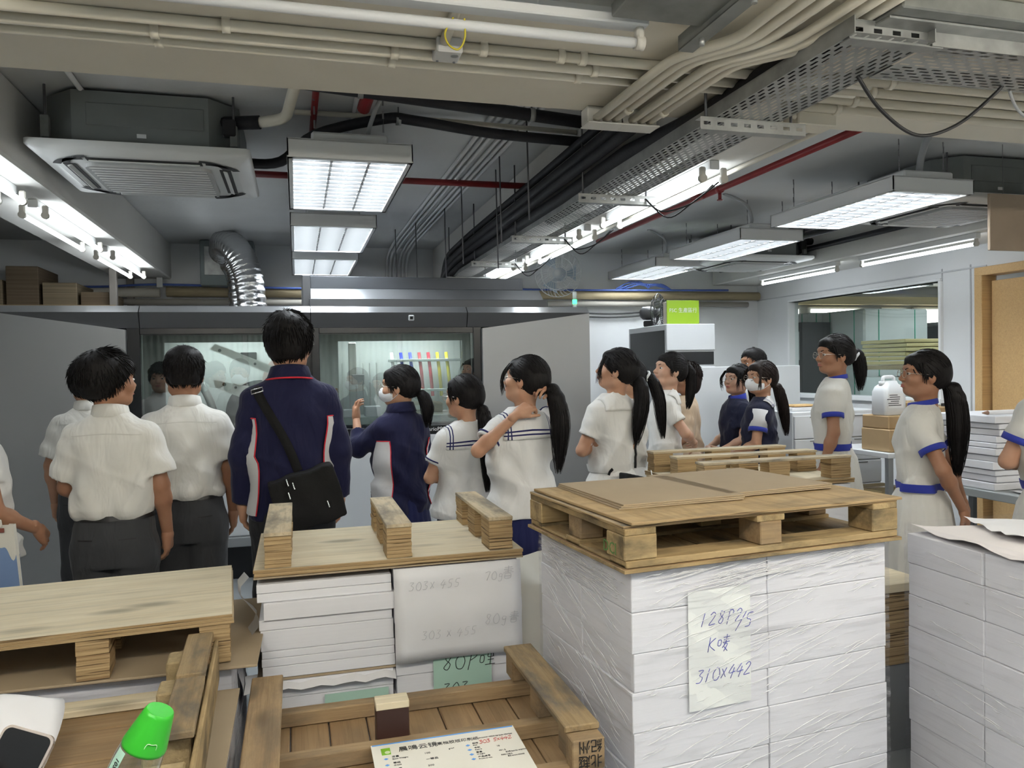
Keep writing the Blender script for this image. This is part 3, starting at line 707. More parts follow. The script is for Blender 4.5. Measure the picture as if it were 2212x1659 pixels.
# ---------------------------------------------------------------- rails, cable on the back wall
RAILW = wood('rail_tan', (.46,.38,.24), (.40,.33,.21), (.8,40,40), knot=0, dirt=.2)
for i, (x0, x1, z, r, m, l) in enumerate(((-4.1, -1.28, 2.325, .045, mat('rail_pale', (.55,.52,.45), .6), 'pale round rail on the back wall left of the beam end'), (-1.22, 5.45, 2.335, .05, RAILW, 'long tan round rail along the back wall above the press'), (-4.1, 5.3, 2.235, .03, mat('rail_grey', (.36,.34,.30), .6), 'thin grey pipe just below the tan rail'))):
    T(tube_o('wall_rail', [(x0, YW-.10, z), (x1, YW-.10, z)], r, m, None, 12), l, 'rail')
T(MB().tube(smooth_path([(-4.0,YW-.16,2.385),(-2,YW-.16,2.37),(-1.25,YW-.16,2.40),(.0,YW-.16,2.375),(1.5,YW-.16,2.39),(3.2,YW-.16,2.385),(5.0,YW-.16,2.40)],8), .012, 6).obj('cable', mat('blue_cable', (.07,.12,.38), .5)), 'blue cable running along the tan rail on the back wall', 'cable')
bc = MB()
for k in range(7): bc.tube(smooth_path([(3.55+.02*k,YW-.16,2.40),(3.7+.03*k,YW-.2,2.47+.015*math.sin(k*2)),(3.95,YW-.18,2.43+.02*math.sin(k)),(4.1-.03*k,YW-.2,2.46),(4.25,YW-.16,2.40)],5), .006, 5)
T(bc.obj('cable_bundle', mat('blue_cable', (.07,.12,.38), .5)), 'tangled bundle of blue cable lying on the tan rail', 'cable')
for i,z in enumerate((2.16,2.12)):
    T(MB().tube(smooth_path([(2.4,YW-.05,z),(3.0,YW-.05,z-.02),(3.6,YW-.05,z-.035),(4.1,YW-.05,z+.01),(4.3,YW-.05,z+.10)],6), .011, 6).obj('cable', mat('cable_dark', (.05,.05,.05), .5)), 'dark cable along the back wall behind the fan, %s' % ('upper','lower')[i], 'cable')
ev = empty('cable_end_box', (-1.27, YW-.14, 2.42), 0, 'small white cable box at the end of the left beam', 'junction box'); box('body', (0,0,0), (.05,.05,.09), STEELW, ev, .004); box('lid', (0,-.03,0), (.056,.012,.096), STEELW, ev, .003)
# ---------------------------------------------------------------- shelf of board stacks, top left
sh = empty('storage_shelf', (-2.6, 7.98, 0), 0, 'tall storage rack with board stacks behind the left beam', 'rack')
RACK = mat('rack_grey', (.22,.20,.18), .6)
for x in (-1.0, 1.05):
    for y in (-.35, .40): box('upright', (x, y, 1.25), (.06,.06,2.5), RACK, sh, .004)
for z in (.4, 1.2, 2.12): box('shelf_board', (.02, .02, z), (2.1, .84, .04), wood('shelf_tan', (.42,.32,.19), (.36,.27,.16), dirt=.2), sh, .003)
BRD = [layers('board_stack_%d' % k, c, tuple(x*.6 for x in c), 90, 1) for k, c in enumerate(((.20,.15,.10),(.30,.24,.16),(.13,.10,.08)))]
xx = -.92
for k, (w, hgt, mi) in enumerate(((.30,.36,2),(.26,.40,1),(.24,.30,2),(.30,.22,1),(.28,.34,0),(.30,.20,1),(.26,.12,0))):
    o = box('board_stack', (-2.6+xx+w/2, 7.97, 2.14+hgt/2+.002), (w-.03, .6, hgt), BRD[mi], None, .004)
    T(o, 'stack of brown boards on the top shelf of the rack, %s from the left' % ('first','second','third','fourth','fifth','sixth','seventh')[k], 'board stack', 'board stacks on the rack'); xx += w
# ---------------------------------------------------------------- back right: cabinet, fan, sign
CABW = mat('cabinet_white', (.70,.72,.74), .4)
cb = empty('equipment_cabinet', (3.48, 6.9, 0), 0, 'tall white equipment cabinet with black side and front panels', 'cabinet')
def cbx(n, x0,x1,y0,y1,z0,z1,m,b=.004): return box(n, ((x0+x1)/2,(y0+y1)/2,(z0+z1)/2), (x1-x0,y1-y0,z1-z0), m, cb, b)
cbx('body', 0,.53,.02,.89,0,1.92,CABW,.008); cbx('side_panel', -.006,.0,.04,.84,1.42,1.86,mat('cab_black',(.02,.022,.024),.4),0); cbx('front_panel', .10,.52,.012,.02,1.52,1.645,mat('cab_black',(.02,.022,.024),.4),0)
cbx('upper_door', .0,.53,.0,.02,1.66,1.92,CABW,.006); cbx('lower_door', .0,.53,.0,.02,.08,1.50,CABW,.006)
sg = empty('green_sign', (4.02-.28, 7.05, 1.92), 0, 'lime green sign standing on the white equipment cabinet', 'sign')
box('plate', (0,0,.125), (.355,.012,.235), mat('sign_green', (.33,.52,.03), .4), sg, .002)
box('stand', (-.16,.05,.12), (.012,.10,.22), mat('sign_stand', (.6,.55,.45), .5), sg, .002)
text_mesh('FSC 生產區行', .052, mat('print_white', (.8,.8,.8), .5), 'lettering', sg, (0,-.008,.125), (math.pi/2,0,0), 'CENTER')
def fan(loc, rz, tilt, r, label, mcage, mblade, base=True):
    t = empty('wire_fan', loc, rz, label, 'fan')
    c = MB(); n = 36
    for k in range(n):
        a = 2*math.pi*k/n; P = []
        for q in range(7):
            f = q/6; rr = r*math.sin(math.pi*(.06+.88*f)) if False else r*(math.sin(f*math.pi/2)); z = -.07*math.cos(f*math.pi/2)
            P.append((rr*math.cos(a+f*.5), z, rr*math.sin(a+f*.5)))
        c.tube(P, .0022, 4, cap=False)
        if k % 2 == 0: c.tube([(p[0],-p[1],p[2]) for p in P], .0022, 4, cap=False)
    for rr, z in ((r,0),(r*.7,-.05),(r*.7,.05),(r*.4,-.064)):
        c.tube([(rr*math.cos(a), z, rr*math.sin(a)) for a in np.linspace(0, 2*math.pi, 33)[:-1]], .004, 5, closed=True)
    c.obj('cage', mcage, t)
    b = MB()
    for k in range(3):
        a0 = 2*math.pi*k/3; rows = [[],[]]
        for q in range(7):
            rr = .04+(r*.85-.04)*q/6
            for w_, s in ((0,-1),(1,1)): rows[w_].append((rr*math.cos(a0+s*.45*(q/6)**.5), s*.02, rr*math.sin(a0+s*.45*(q/6)**.5)))
        b.grid(rows)
    b.lathe([(.05,-.03),(.05,.03)], 16, M=Matrix.Rotation(math.pi/2,4,'X')); b.obj('blades', mblade, t)
    MB().lathe([(.03,0),(.07,.03),(.07,.13),(.04,.16)], 16, M=Matrix.Rotation(-math.pi/2,4,'X')).obj('motor', mblade, t, (0,.03,0))
    return t
fn = fan((3.62, 7.35, 2.06), .9, 0, .20, 'black wire cage fan on top of the white cabinet', BLACKP, mat('fan_grey', (.08,.08,.085), .4))
box('stand', (0,.10,-.11), (.10,.10,.06), BLACKP, fn, .01)
fn2 = fan((2.62, 7.6, 2.48), -.5, 0, .24, 'white wire cage fan hanging below the far end of the centre beam', mat('wire_white', (.6,.62,.62), .4), mat('fan_blue', (.35,.42,.50), .4))
tube_o('hanger', [(0,.12,.0),(0,.12,ZC-2.48)], .012, PVC, fn2, 8)
# low white screen behind the group
ws = empty('white_screen', (4.16, 6.62, 0), 0, 'plain white cabinet back panel behind the right-hand group', 'panel')
box('panel', (0,0,.75), (1.2,.05,1.49), CABW, ws, .006); box('foot', (-.5,0,.02), (.06,.4,.04), CABW, ws, .004); box('foot', (.5,0,.02), (.06,.4,.04), CABW, ws, .004)
conduit([(4.55,YW-.03,.3),(4.55,YW-.03,2.25)], 'vertical grey pipe on the back wall right of the green sign', .02, PVC); conduit([(4.64,YW-.03,.3),(4.64,YW-.03,2.25)], 'second vertical grey pipe on the back wall', .014, PVC)
# ---------------------------------------------------------------- right side furniture
du = empty('drawer_unit', (4.03, 5.12, 0), 0, 'white drawer cabinet behind the girl with the blue belt', 'cabinet')
box('carcass', (0,.23,.57), (.80,.44,1.14), CABW, du, .004)
for c_ in range(2):
    for r_ in range(6):
        d_ = box('drawer', (-.2+.4*c_, 0, .115+.182*r_), (.385,.02,.174), CABW, du, .004)
        box('pull', (0,-.011,.075), (.12,.006,.008), LIP, d_, 0)
T(box('paper_sheaf', (3.85,5.35,1.155), (.30,.24,.028), mat('paper_white',(.78,.78,.79),.7), None, .002), 'sheaf of white paper on top of the white drawer cabinet', 'paper')
T(box('envelope', (3.86,5.35,1.18), (.24,.18,.012), mat('manila',(.55,.36,.16),.7), None, .003), 'orange-brown envelope on the sheaf of paper', 'envelope')
dk = empty('side_table', (4.20, 4.66, 0), 0, 'white side table with cartons along the right wall', 'table')
box('table_top', (0,0,.88), (.76,.62,.035), CABW, dk, .004)
for x in (-.35,.35):
    for y in (-.28,.28): box('leg', (x,y,.432), (.04,.04,.86), LIP, dk, .003)
CART = mat('carton', (.40,.27,.14), .75, var=.08); CARTL = mat('carton_light', (.46,.32,.17), .75, var=.06)
def carton(loc, sz, rz, label, m=CART, tape=True):
    t = empty('carton', loc, rz, label, 'carton')
    box('box', (0,0,sz[2]/2), sz, m, t, .006)
    if tape: box('tape', (0,0,sz[2]+.0005), (sz[0]*.99,.05,.001), mat('packing_tape',(.36,.25,.13),.25), t, 0)
    return t
carton((3.97,4.52,.8985), (.22,.28,.155), 0, 'brown carton on the side table under a flatter carton', CARTL)
carton((3.97,4.53,1.055), (.21,.25,.09), .03, 'flat brown carton under the white jerrycan')
carton((4.21,4.58,.8985), (.22,.26,.33), -.03, 'upright brown carton standing beside the jerrycan')
carton((4.02,4.64,.0), (.30,.34,.62), 0, 'tan carton on the floor under the side table', mat('carton_yellow',(.42,.33,.17),.75,var=.08))
jc = empty('jerrycan', (3.965,4.51,1.147), .05, 'white plastic jerrycan with printed label on the cartons', 'jerrycan')
JW = mat('hdpe_white', (.74,.76,.78), .35)
rows = []
for z, w, d, r in ((0,.17,.13,.02),(.008,.185,.145,.025),(.16,.185,.145,.03),(.195,.16,.125,.03),(.215,.115,.09,.03),(.235,.11,.06,.02)): rows.append([(x,y,z) for x,y in rrect(w,d,r,4)])
m_ = MB().grid(rows,0,True,True); m_.add(rows[-1],[tuple(range(20))],0); m_.obj('body', JW, jc)
MB().tube(fillet([(-.05,0,.225),(-.05,0,.262),(.045,0,.262),(.045,0,.225)],.02), .012, 8).obj('handle', JW, jc)
MB().lathe([(.022,0),(.022,.028)],16).obj('cap', JW, jc, (-.055,0,.205))
lb = box('label', (-.01,-.0735,.10), (.13,.001,.10), mat('label_white',(.80,.80,.80),.5), jc, 0)
for k in range(6): box('print_line', (-.02+.012*(k%2),-.001,.038-.014*k), (.07+.02*((k*7)%3),.0006,.005), mat('ink_black',(.03,.03,.03),.6), lb, 0)
carton((4.46,4.60,.8985), (.24,.30,.29), 0, 'long brown carton by the wooden door')
T(MB().prism([(0,0),(.10,.05),(.12,.02),(.03,-.03)], 0, .02, 0).obj('black_card', BLACKP, None, (4.42,4.52,1.191)), 'folded black card on the carton by the door', 'card')
sm = empty('work_bench', (4.62, 3.75, 0), 0, 'grey steel work bench carrying the tall paper pile', 'bench')
box('bench_top', (.1,.1,.705), (1.5,.9,.05), mat('bench_grey',(.30,.32,.32),.5), sm, .004); box('front_panel', (.1,-.33,.40), (1.46,.02,.56), mat('bench_panel',(.36,.38,.38),.5,var=.08), sm, .003)
for x in (-.6,.8):
    for y in (-.3,.5): box('leg', (x,y,.34), (.05,.05,.68), LIP, sm, .003)
# far room through the window
box_f = mat('wrap_greygreen', (.60,.64,.62), .4, var=.1, vscale=(1,1,8), coat=.3)
for k, (x, y, w, d, h_, l) in enumerate(((6.50,8.80,.5,.6,2.15,'tall film-wrapped pallet load beyond the window, left of two'),(6.78,7.95,.95,.72,2.13,'tall film-wrapped pallet load beyond the window, right of two'))):
    t = empty('wrapped_load', (x,y,0), .05, l, 'pallet load')
    box('load', (0,0,h_/2+.06), (w,d,h_-.12), box_f, t, .02); box('base', (0,0,.06), (w,d,.12), wood('far_wood',(.42,.33,.2),(.36,.27,.16)), t, .004)
    for s in (-.28,.28):
        box('strap', (s*w,-d/2-.002,h_/2), (.012,.004,h_-.02), mat('strap_green',(.05,.35,.22),.4), t, 0); box('strap', (-w/2-.002,s*d,h_/2), (.004,.012,h_-.02), mat('strap_green',(.05,.35,.22),.4), t, 0)
bk = empty('black_cabinet', (6.02,8.22,0), 0, 'black cabinet with a pinned notice beyond the window', 'cabinet')
box('body', (0,0,1.0), (.40,.40,2.0), mat('cab_black',(.02,.022,.024),.4), bk, .006)
nt = box('notice', (-.203,-.05,1.72), (.002,.20,.34), mat('label_white',(.80,.80,.80),.5), bk, 0)
for k in range(7): box('print_line', (-.0015,0,.13-.04*k), (.0008,.15,.012), mat('print_grey',(.3,.3,.3),.6), nt, 0)
YB = layers('board_yellow', (.62,.53,.28), (.50,.42,.2), 40, .4)
for k in range(6):
    T(box('foam_board', (6.10+.01*((k*5)%3),6.60+.008*((k*7)%3),1.50+.043*k), (.74,.62,.036), YB, None, .006), 'cream foam board in the pile beyond the window, %s from the bottom' % ('lowest','second','third','fourth','fifth','topmost')[k], 'board', 'cream boards beyond the window')
rk = empty('board_trolley', (6.10,6.60,0), math.pi/2, 'low trolley carrying the cream boards beyond the window', 'trolley')
box('top_deck', (0,0,1.455), (.66,.84,.045), wood('far_wood2',(.42,.33,.2),(.36,.27,.16)), rk, .004); box('carton', (0,0,1.22), (.60,.8,.28), mat('carton_pale',(.55,.58,.57),.6), rk, .01); box('lower_deck', (0,0,1.04), (.66,.84,.08), MATS['far_wood2'], rk, .004)
for x in (-.3,.3):
    for y in (-.38,.38): box('leg', (x,y,.5), (.07,.07,1.0), MATS['far_wood2'], rk, .004); box('post', (x,y,1.40), (.05,.05,.12), MATS['far_wood2'], rk, .003)
bb = empty('dark_crate', (7.80,7.85,1.5), 0, 'dark crate on the shelf at the right of the window', 'crate'); box('body', (0,0,.22), (.6,.5,.44), mat('crate_dark',(.05,.055,.06),.6), bb, .01); box('lid', (0,0,.46), (.62,.52,.04), mat('crate_lid',(.12,.12,.12),.6), bb, .006)
box('stand', (0,0,-.75), (.5,.45,1.5), mat('crate_lid',(.12,.12,.12),.6), bb, .004)
DAY = mat('daylight_pane', (1.0,.97,.88), emit=6.0)
for k,(x0,x1) in enumerate(((7.2,8.35),(8.5,9.6),(10.0,10.55),(10.7,11.8))):
    w_ = T(box('window_%d' % (k+2), ((x0+x1)/2,11.56,2.30), (x1-x0,.06,.34), FRW, None, .006), kind='structure'); box('pane', (0,-.034,0), (x1-x0-.1,.006,.26), DAY, w_, 0)
struct('trim_5', MB().box((8.8,11.52,2.58),(6.2,.12,.14)), mat('cream_trim',(.74,.64,.40),.6))
panel('panel_light', (6.6, 5.6, 2.55), 'louvred panel light added out of view to brighten the storeroom')  # extra panel added to brighten the storeroom seen through the window
panel('panel_light', (8.2, 9.4, 2.55), 'louvred panel light added to brighten the back of the storeroom')  # another added panel, lifting the light at the back of the storeroom
panel('panel_light', (7.3, 6.6, 2.55), 'louvred panel light in the storeroom beyond the window')
# hanging board
hb = T(box('hanging_board', (4.44,3.80,2.355), (.72,.02,.345), BROWNBOARD, None, .003), 'brown hardboard panel hanging at the right edge under the beam', 'board')
for i_, x in enumerate((4.3,4.8)): tube_o('hanging_wire', [(x-4.55,0,.17),(x-4.55,0,ZC-2.355)], .002, ROD, hb, 4)
# ---------------------------------------------------------------- paper, pallets
PAPER = layers('ream_edge', (.80,.80,.83), (.765,.765,.80), 320, .10, .7)
PAPTOP = mat('paper_white', (.78,.78,.79), .7)
SHEET = mat('sheet_paper', (.80,.80,.82), .65, var=.03)
PLYT = wood('ply_top', (.74,.66,.49), (.66,.57,.40), (1.6,22,22), knot=.6, dirt=.12, kscale=(2.6,7,7), dcol=(.25,.22,.17))
PLYE = layers('ply_edge', (.50,.37,.20), (.28,.18,.09), 190, 1, dark=(.10,.065,.035))
PLYD = wood('ply_dirty', (.58,.49,.34), (.50,.40,.26), (2,26,26), knot=.2, dirt=.85, dcol=(.16,.15,.13))
PINE = wood('pine_old', (.37,.26,.145), (.29,.195,.105), (2.2,34,34), knot=.8, dirt=.55, dcol=(.12,.10,.075))
PINEG = wood('pine_grey', (.34,.25,.14), (.26,.18,.09), (2.2,34,34), knot=.7, dirt=.9, dcol=(.11,.10,.085))
PALW = wood('pallet_yellow', (.45,.33,.17), (.36,.25,.12), (2.2,30,30), knot=.45, dirt=.9, dcol=(.10,.08,.05))
DECKB = wood('deck_brown', (.35,.235,.125), (.29,.185,.095), (1.3,28,28), knot=.25, dirt=.25)
CHIP = mat('chipboard', (.42,.32,.17), .85, var=.25, vscale=(60,60,60), bmp=.4, bscale=(120,120,120))
CARD = mat('greyboard', (.38,.30,.20), .8, var=.05)
INKB = mat('pen_blue', (.05,.06,.35), .5); INKK = mat('pen_black', (.01,.01,.012), .5); INKG = mat('pencil_grey', (.52,.52,.56), .6); INKR = mat('pen_red', (.6,.06,.05), .5)
def film_mat(name, lo=.035, hi=.38):
    m, N, L, P = _mk(name); N.remove(P); out = N['Material Output']
    tr = N.new('ShaderNodeBsdfTransparent'); tr.inputs[0].default_value = (.97,.97,.98,1)
    gl = N.new('ShaderNodeBsdfGlossy'); gl.inputs['Roughness'].default_value = .12
    tc = N.new('ShaderNodeTexCoord'); mp = N.new('ShaderNodeMapping'); mp.inputs['Rotation'].default_value = (0,.42,.0); mp.inputs['Scale'].default_value = (3,3,75)
    L.new(tc.outputs['Object'], mp.inputs[0]); n = noise(N, L, mp.outputs[0], 1, 3, .6, .5)
    f = ramp(N, L, n, .50, .75, (lo,)*3, (hi,)*3)
    b = N.new('ShaderNodeBump'); b.inputs['Strength'].default_value = .5; b.inputs['Distance'].default_value = .006; L.new(n, b.inputs['Height']); L.new(b.outputs[0], gl.inputs['Normal'])
    df = N.new('ShaderNodeBsdfDiffuse'); df.inputs[0].default_value = (.9,.9,.92,1); m2 = N.new('ShaderNodeMixShader'); m2.inputs[0].default_value = .15; L.new(gl.outputs[0], m2.inputs[1]); L.new(df.outputs[0], m2.inputs[2])
    mx = N.new('ShaderNodeMixShader'); L.new(f, mx.inputs[0]); L.new(tr.outputs[0], mx.inputs[1]); L.new(m2.outputs[0], mx.inputs[2]); L.new(mx.outputs[0], out.inputs[0]); return m
FILM = film_mat('stretch_film')
# pen strokes -------------------------------------------------
G_ = {'0':[[(.3,.95),(.05,.6),(.15,.1),(.5,.05),(.65,.5),(.45,.95),(.3,.95)]],'1':[[(.35,1),(.2,0)]],'2':[[(.1,.8),(.35,1),(.55,.8),(.3,.4),(.05,.05),(.6,.1)]],
'3':[[(.1,.95),(.55,.95),(.25,.6),(.55,.4),(.4,.05),(.05,.05)]],'4':[[(.4,1),(.05,.4),(.65,.45)],[(.5,.75),(.3,-.05)]],'5':[[(.65,1),(.25,.95),(.2,.6),(.5,.5),(.45,.1),(.1,.05)]],
'7':[[(.05,.9),(.6,1),(.3,0)]],'8':[[(.55,.9),(.25,1),(.2,.7),(.5,.4),(.35,.05),(.1,.2),(.35,.55),(.55,.9)]],'x':[[(.1,.8),(.5,.15)],[(.5,.85),(.1,.1)]],
'P':[[(.25,1),(.1,-.1)],[(.1,.85),(.45,1),(.6,.75),(.2,.5)]],'K':[[(.15,1),(.1,0)],[(.6,.9),(.15,.5),(.65,.05)]],'/':[[(.7,1.1),(0,-.15)]],'g':[[(.5,.6),(.2,.65),(.15,.35),(.45,.35),(.5,.6),(.4,-.2),(.1,-.15)]],
'@':[[(.05,.7),(.05,.3),(.28,.3),(.28,.7),(.05,.7)],[(.5,.95),(1,.97)],[(.58,.93),(.55,.6),(.95,.62)],[(.75,.95),(.72,.1)],[(.4,.1),(1.05,.12)],[(.55,.4),(.95,.42)],[(.88,.9),(.9,.6)]],   # mouth + Asia
'&':[[(.05,.7),(.05,.35),(.28,.35),(.28,.7),(.05,.7)],[(.45,.85),(.95,.88)],[(.5,.68),(.9,.7)],[(.45,.5),(1,.54)],[(.72,1.05),(.7,.45)],[(.7,.45),(.45,.15)],[(.55,.4),(.85,.38),(.6,-.1)],[(.6,.2),(.9,-.1)]],
'#':[[(.15,.95),(.85,.97)],[(.1,.78),(.95,.8)],[(.2,.63),(.85,.65)],[(.05,.5),(1,.52)],[(.5,1.1),(.5,.5)],[(.25,.4),(.25,.0),(.75,.0),(.75,.4),(.25,.4)],[(.25,.2),(.75,.2)]]}
def pen(body, h, m, parent, x, z, r=.0013, sl=.12, gap=.16, y=-.0012):
    """handwriting in the local xz plane of parent"""
    b = MB(); cx = x
    for ch in body:
        if ch == ' ': cx += h*.45; continue
        w = 1.05 if ch in '@&#' else .65
        for st in G_[ch]:
            P = [(cx+(px+sl*py)*h, y, z+py*h) for px, py in st]
            b.tube(smooth_path(P, 3) if len(P) > 2 else P, r, 4)
        cx += h*(w+gap)
    o = b.obj('handwriting', m, parent); return o
# --- inverted plywood pallet with three skids (origin at the centre of the board underside)
def ply_pallet(loc, rz, label, W=.92, D=.62, skx=(-.37,0,.37), dirty=PLYD, up=True, bw=.088, bl=.125, bh=.105, rot=None, back=0):
    t = empty('plywood_pallet', loc, rz, label, 'pallet', rot=rot)
    for k in range(2): box('board', (0, 0, .006+.0125*k), (W+.006*k, D, .012), [PLYT, PLYE], t, .0015, tags=(1,0,0))
    for i, x in enumerate(skx):
        for y in (-D/2+bl/2+.01, 0, D/2-bl/2-.01):
            bk_ = MB(); nl = 8
            for q in range(nl):
                jx, jy = random.uniform(-.0015,.0015), random.uniform(-.002,.002)
                bk_.box((jx, jy, bh*(q+.5)/nl), (bw-random.uniform(0,.003), bl-random.uniform(0,.004), bh/nl*.94), 0, 0)
            bk_.obj('block', PLYE, t, (x, y, .0255))
        plank('skid_plank', (x, 0, .0255+bh+.007), (bw+.002, D-.012, .013), [dirty, PLYE], t, .0015)
    return t
# ---- centre-left unwrapped stack -------------------------------------------------
ZS = .832; XS0, XS1, YS0 = -.145, .762, 2.70
tot = 0
def reams(x0, x1, y0, y1, hs, z0, lab, group, off=()):
    z = z0; names = ('lowest','second','third','fourth','fifth','sixth','seventh','eighth','ninth','tenth','eleventh','twelfth')
    for i, h_ in enumerate(hs):
        dx, dy = off[i] if i < len(off) else (random.uniform(-.004,.004), random.uniform(-.005,.005))
        o = box('paper_ream', ((x0+x1)/2+dx, (y0+y1)/2+dy, z+h_/2), (x1-x0, y1-y0, h_-.0012), PAPER, None, .0015)
        T(o, lab % (names[i] + (' from the bottom' if i else ' one')), 'paper ream', group); z += h_
    return z
fl = empty('pallet_base', (.31, 3.01, 0), 0, 'pallet under the unwrapped paper stack', 'pallet')
for y in (-.25,0,.25): plank('runner', (0,y,.045), (.9,.09,.09), PALW, fl)
for x in (-.36,-.18,0,.18,.36): plank('deck_plank', (x,0,.10), (.15,.62,.018), PALW, fl)
z = reams(XS0+.01, .305, YS0+.01, YS0+.60, (.09,.075,.06,.035,.055,.06), .111, 'white paper ream low in the left column of the unwrapped stack, %s', 'reams in the unwrapped stack')
bw_ = T(box('brown_board', (.08, 3.0, z+.005), (.46,.60,.008), CARD, None, .001), 'thin brown board between reams in the left column', 'board')
cr = MB(); rows = []
for i in range(15):
    rows.append([(-.19+.50*i/14+random.uniform(-.004,.004), YS0-.03+.05*q+.004*math.sin(i*1.7+q), z-.012+.007*q+.006*math.sin(i*2.1)+ (.0 if q else -.01)) for q in range(3)])
T(cr.grid(rows).obj('crumpled_wrapper', SHEET), 'crumpled white wrapper edge sticking out below the brown board', 'wrapper')
z2 = reams(XS0+.01, .305, YS0, YS0+.60, (.04,.028,.025,.07,.036,.058), z+.010, 'white paper ream high in the left column of the unwrapped stack, %s', 'reams in the unwrapped stack', off=((.004,0),(.002,0),(.003,0),(.0,0),(-.004,0),(.012,-.012)))
zl = z2; kk = 0
while zl < ZS-.02:
    h_ = min(.03, ZS-.004-zl); zl = reams(XS0+.0, .30, YS0, YS0+.6, (h_,), zl, 'thin white ream near the top of the left column, %s' % ('lowest of the thin ones','second thin one','third thin one','fourth thin one','fifth thin one','sixth thin one','seventh thin one')[min(kk,6)]+'%.0s', 'reams in the unwrapped stack'); kk += 1
zr = reams(.31, XS1-.006, YS0+.01, YS0+.60, (.10,.09,.08,.07,.06,.055), .111, 'white paper ream low in the right column of the unwrapped stack, %s', 'reams in the unwrapped stack'); kk += 1
zr = reams(.31, XS1-.006, YS0+.01, YS0+.60, (.07,.07,.06,ZS-.003-zr-.20), zr, 'white paper ream high in the right column behind the hanging sheet, %s', 'reams in the unwrapped stack')
T(box('brown_card', (.312, 3.01, ZS+.004), (.93,.63,.006), CARD, None, .001), 'brown card lying on top of the unwrapped paper stack', 'card')
PB = ply_pallet((.312, 3.005, ZS+.0085), .0, 'plywood pallet upside down with three block skids, on the unwrapped stack', .925, .62, (-.385,.02,.385))
# hanging pencil sheet
hs = empty('hanging_sheet', (.305, YS0-.012, ZS-.002), 0, 'large white sheet with pencil sizes hanging over the stack front', 'sheet')
rows = []
for j in range(9):
    zz = -.325*j/8; rows.append([(.002+.455*i/12, -.006*math.sin(j/8*math.pi)-.004*math.sin(i*.5+j)*j/8-.012*(j/8)-(.006 if j==4 else 0), zz) for i in range(13)])
m_ = MB().grid(rows).obj('sheet', SHEET, hs); so = m_.modifiers.new('thick','SOLIDIFY'); so.thickness = .0008
pen('303x 455', .030, INKG, hs, .05, -.075, .0008, y=-.018); pen('70g', .030, INKG, hs, .32, -.062, .0008, y=-.018); pen('#', .040, INKG, hs, .385, -.06, .0008, y=-.018)
pen('303 x 455', .030, INKG, hs, .09, -.245, .0008, y=-.030); pen('80g#', .036, INKG, hs, .315, -.215, .0008, y=-.030)
GRN = mat('note_green', (.42,.62,.52), .65, var=.04)
gn = empty('green_note', (.44, YS0-.008, .40), 0, 'pale green note with handwriting tucked under the hanging sheet', 'note'); box('sheet', (.105,0,.065), (.21,.0012,.145), GRN, gn, 0)
pen('80P@', .055, INKK, gn, .03, .055, .0014); pen('303', .04, INKK, gn, .03, -.03, .0014)
gn2 = empty('green_note', (.07, YS0-.008, .305), 0, 'pale green size note on the lower left reams', 'note'); box('sheet', (.105,0,.045), (.215,.0012,.15), GRN, gn2, 0)
pen('303 5x455', .042, INKK, gn2, .005, .045, .0014, gap=.0)
# torn film at the left of the stack
rows = []
for i in range(10):
    rows.append([(-.165-.03*math.sin(i*.9)-.006*q+random.uniform(-.004,.004), YS0+.0+.03*q+random.uniform(-.01,.01), ZS+.01-.028*i) for q in range(4)])
T(MB().grid(rows).obj('torn_film', mat('film_white', (.62,.63,.64), .3, alpha=.75)), 'torn white stretch film hanging at the left corner of the stack', 'film')
rows = []
for i in range(8): rows.append([(-.20-.01*math.sin(i), YS0-.01+.06*q, .60-.030*i+.02*math.sin(q*1.5)) for q in range(4)])
T(MB().grid(rows).obj('printed_wrapper', mat('wrapper_print', (.6,.61,.64), .5, var=.35, vscale=(25,25,25), col2=(.35,.36,.42))), 'white wrapper with faint dark print left of the unwrapped stack', 'wrapper')
# ---- big wrapped stack -----------------------------------------------------------
BS = empty('wrapped_paper_stack', (.845, 1.897, 0), math.radians(5.3), 'tall film-wrapped stack of paper reams with a note in front', 'paper stack')
for y in (.05,.31,.57): plank('pallet_runner', (.44,y,.045), (.88,.09,.09), PALW, BS)
zz = .09
for li, h_ in enumerate((.115,.11,.112,.108,.11,.105,.11,.1085)):
    for cx in (0,1):
        for cy in (0,1):
            box('ream', (.221+.442*cx+random.uniform(-.003,.003), .155+.31*cy+random.uniform(-.003,.003), zz+h_/2), (.440,.308,h_-.0015), PAPER, BS, .002)
    zz += h_
TOPZ = zz
nt_ = box('note_sheet', (.272, -.006, TOPZ-.235), (.205,.0012,.33), mat('note_paper', (.80,.82,.80), .6), BS, 0)
pen('128P2', .036, INKB, nt_, -.068, .065, .0011, .2); pen('/5', .04, INKB, nt_, .052, .045, .0011, .2, .02)
pen('K&', .04, INKB, nt_, -.045, -.008, .0011, .2); pen('310x442', .036, INKB, nt_, -.083, -.09, .0011, .25, .08)
fm = MB(); nx, nz = 90, 70
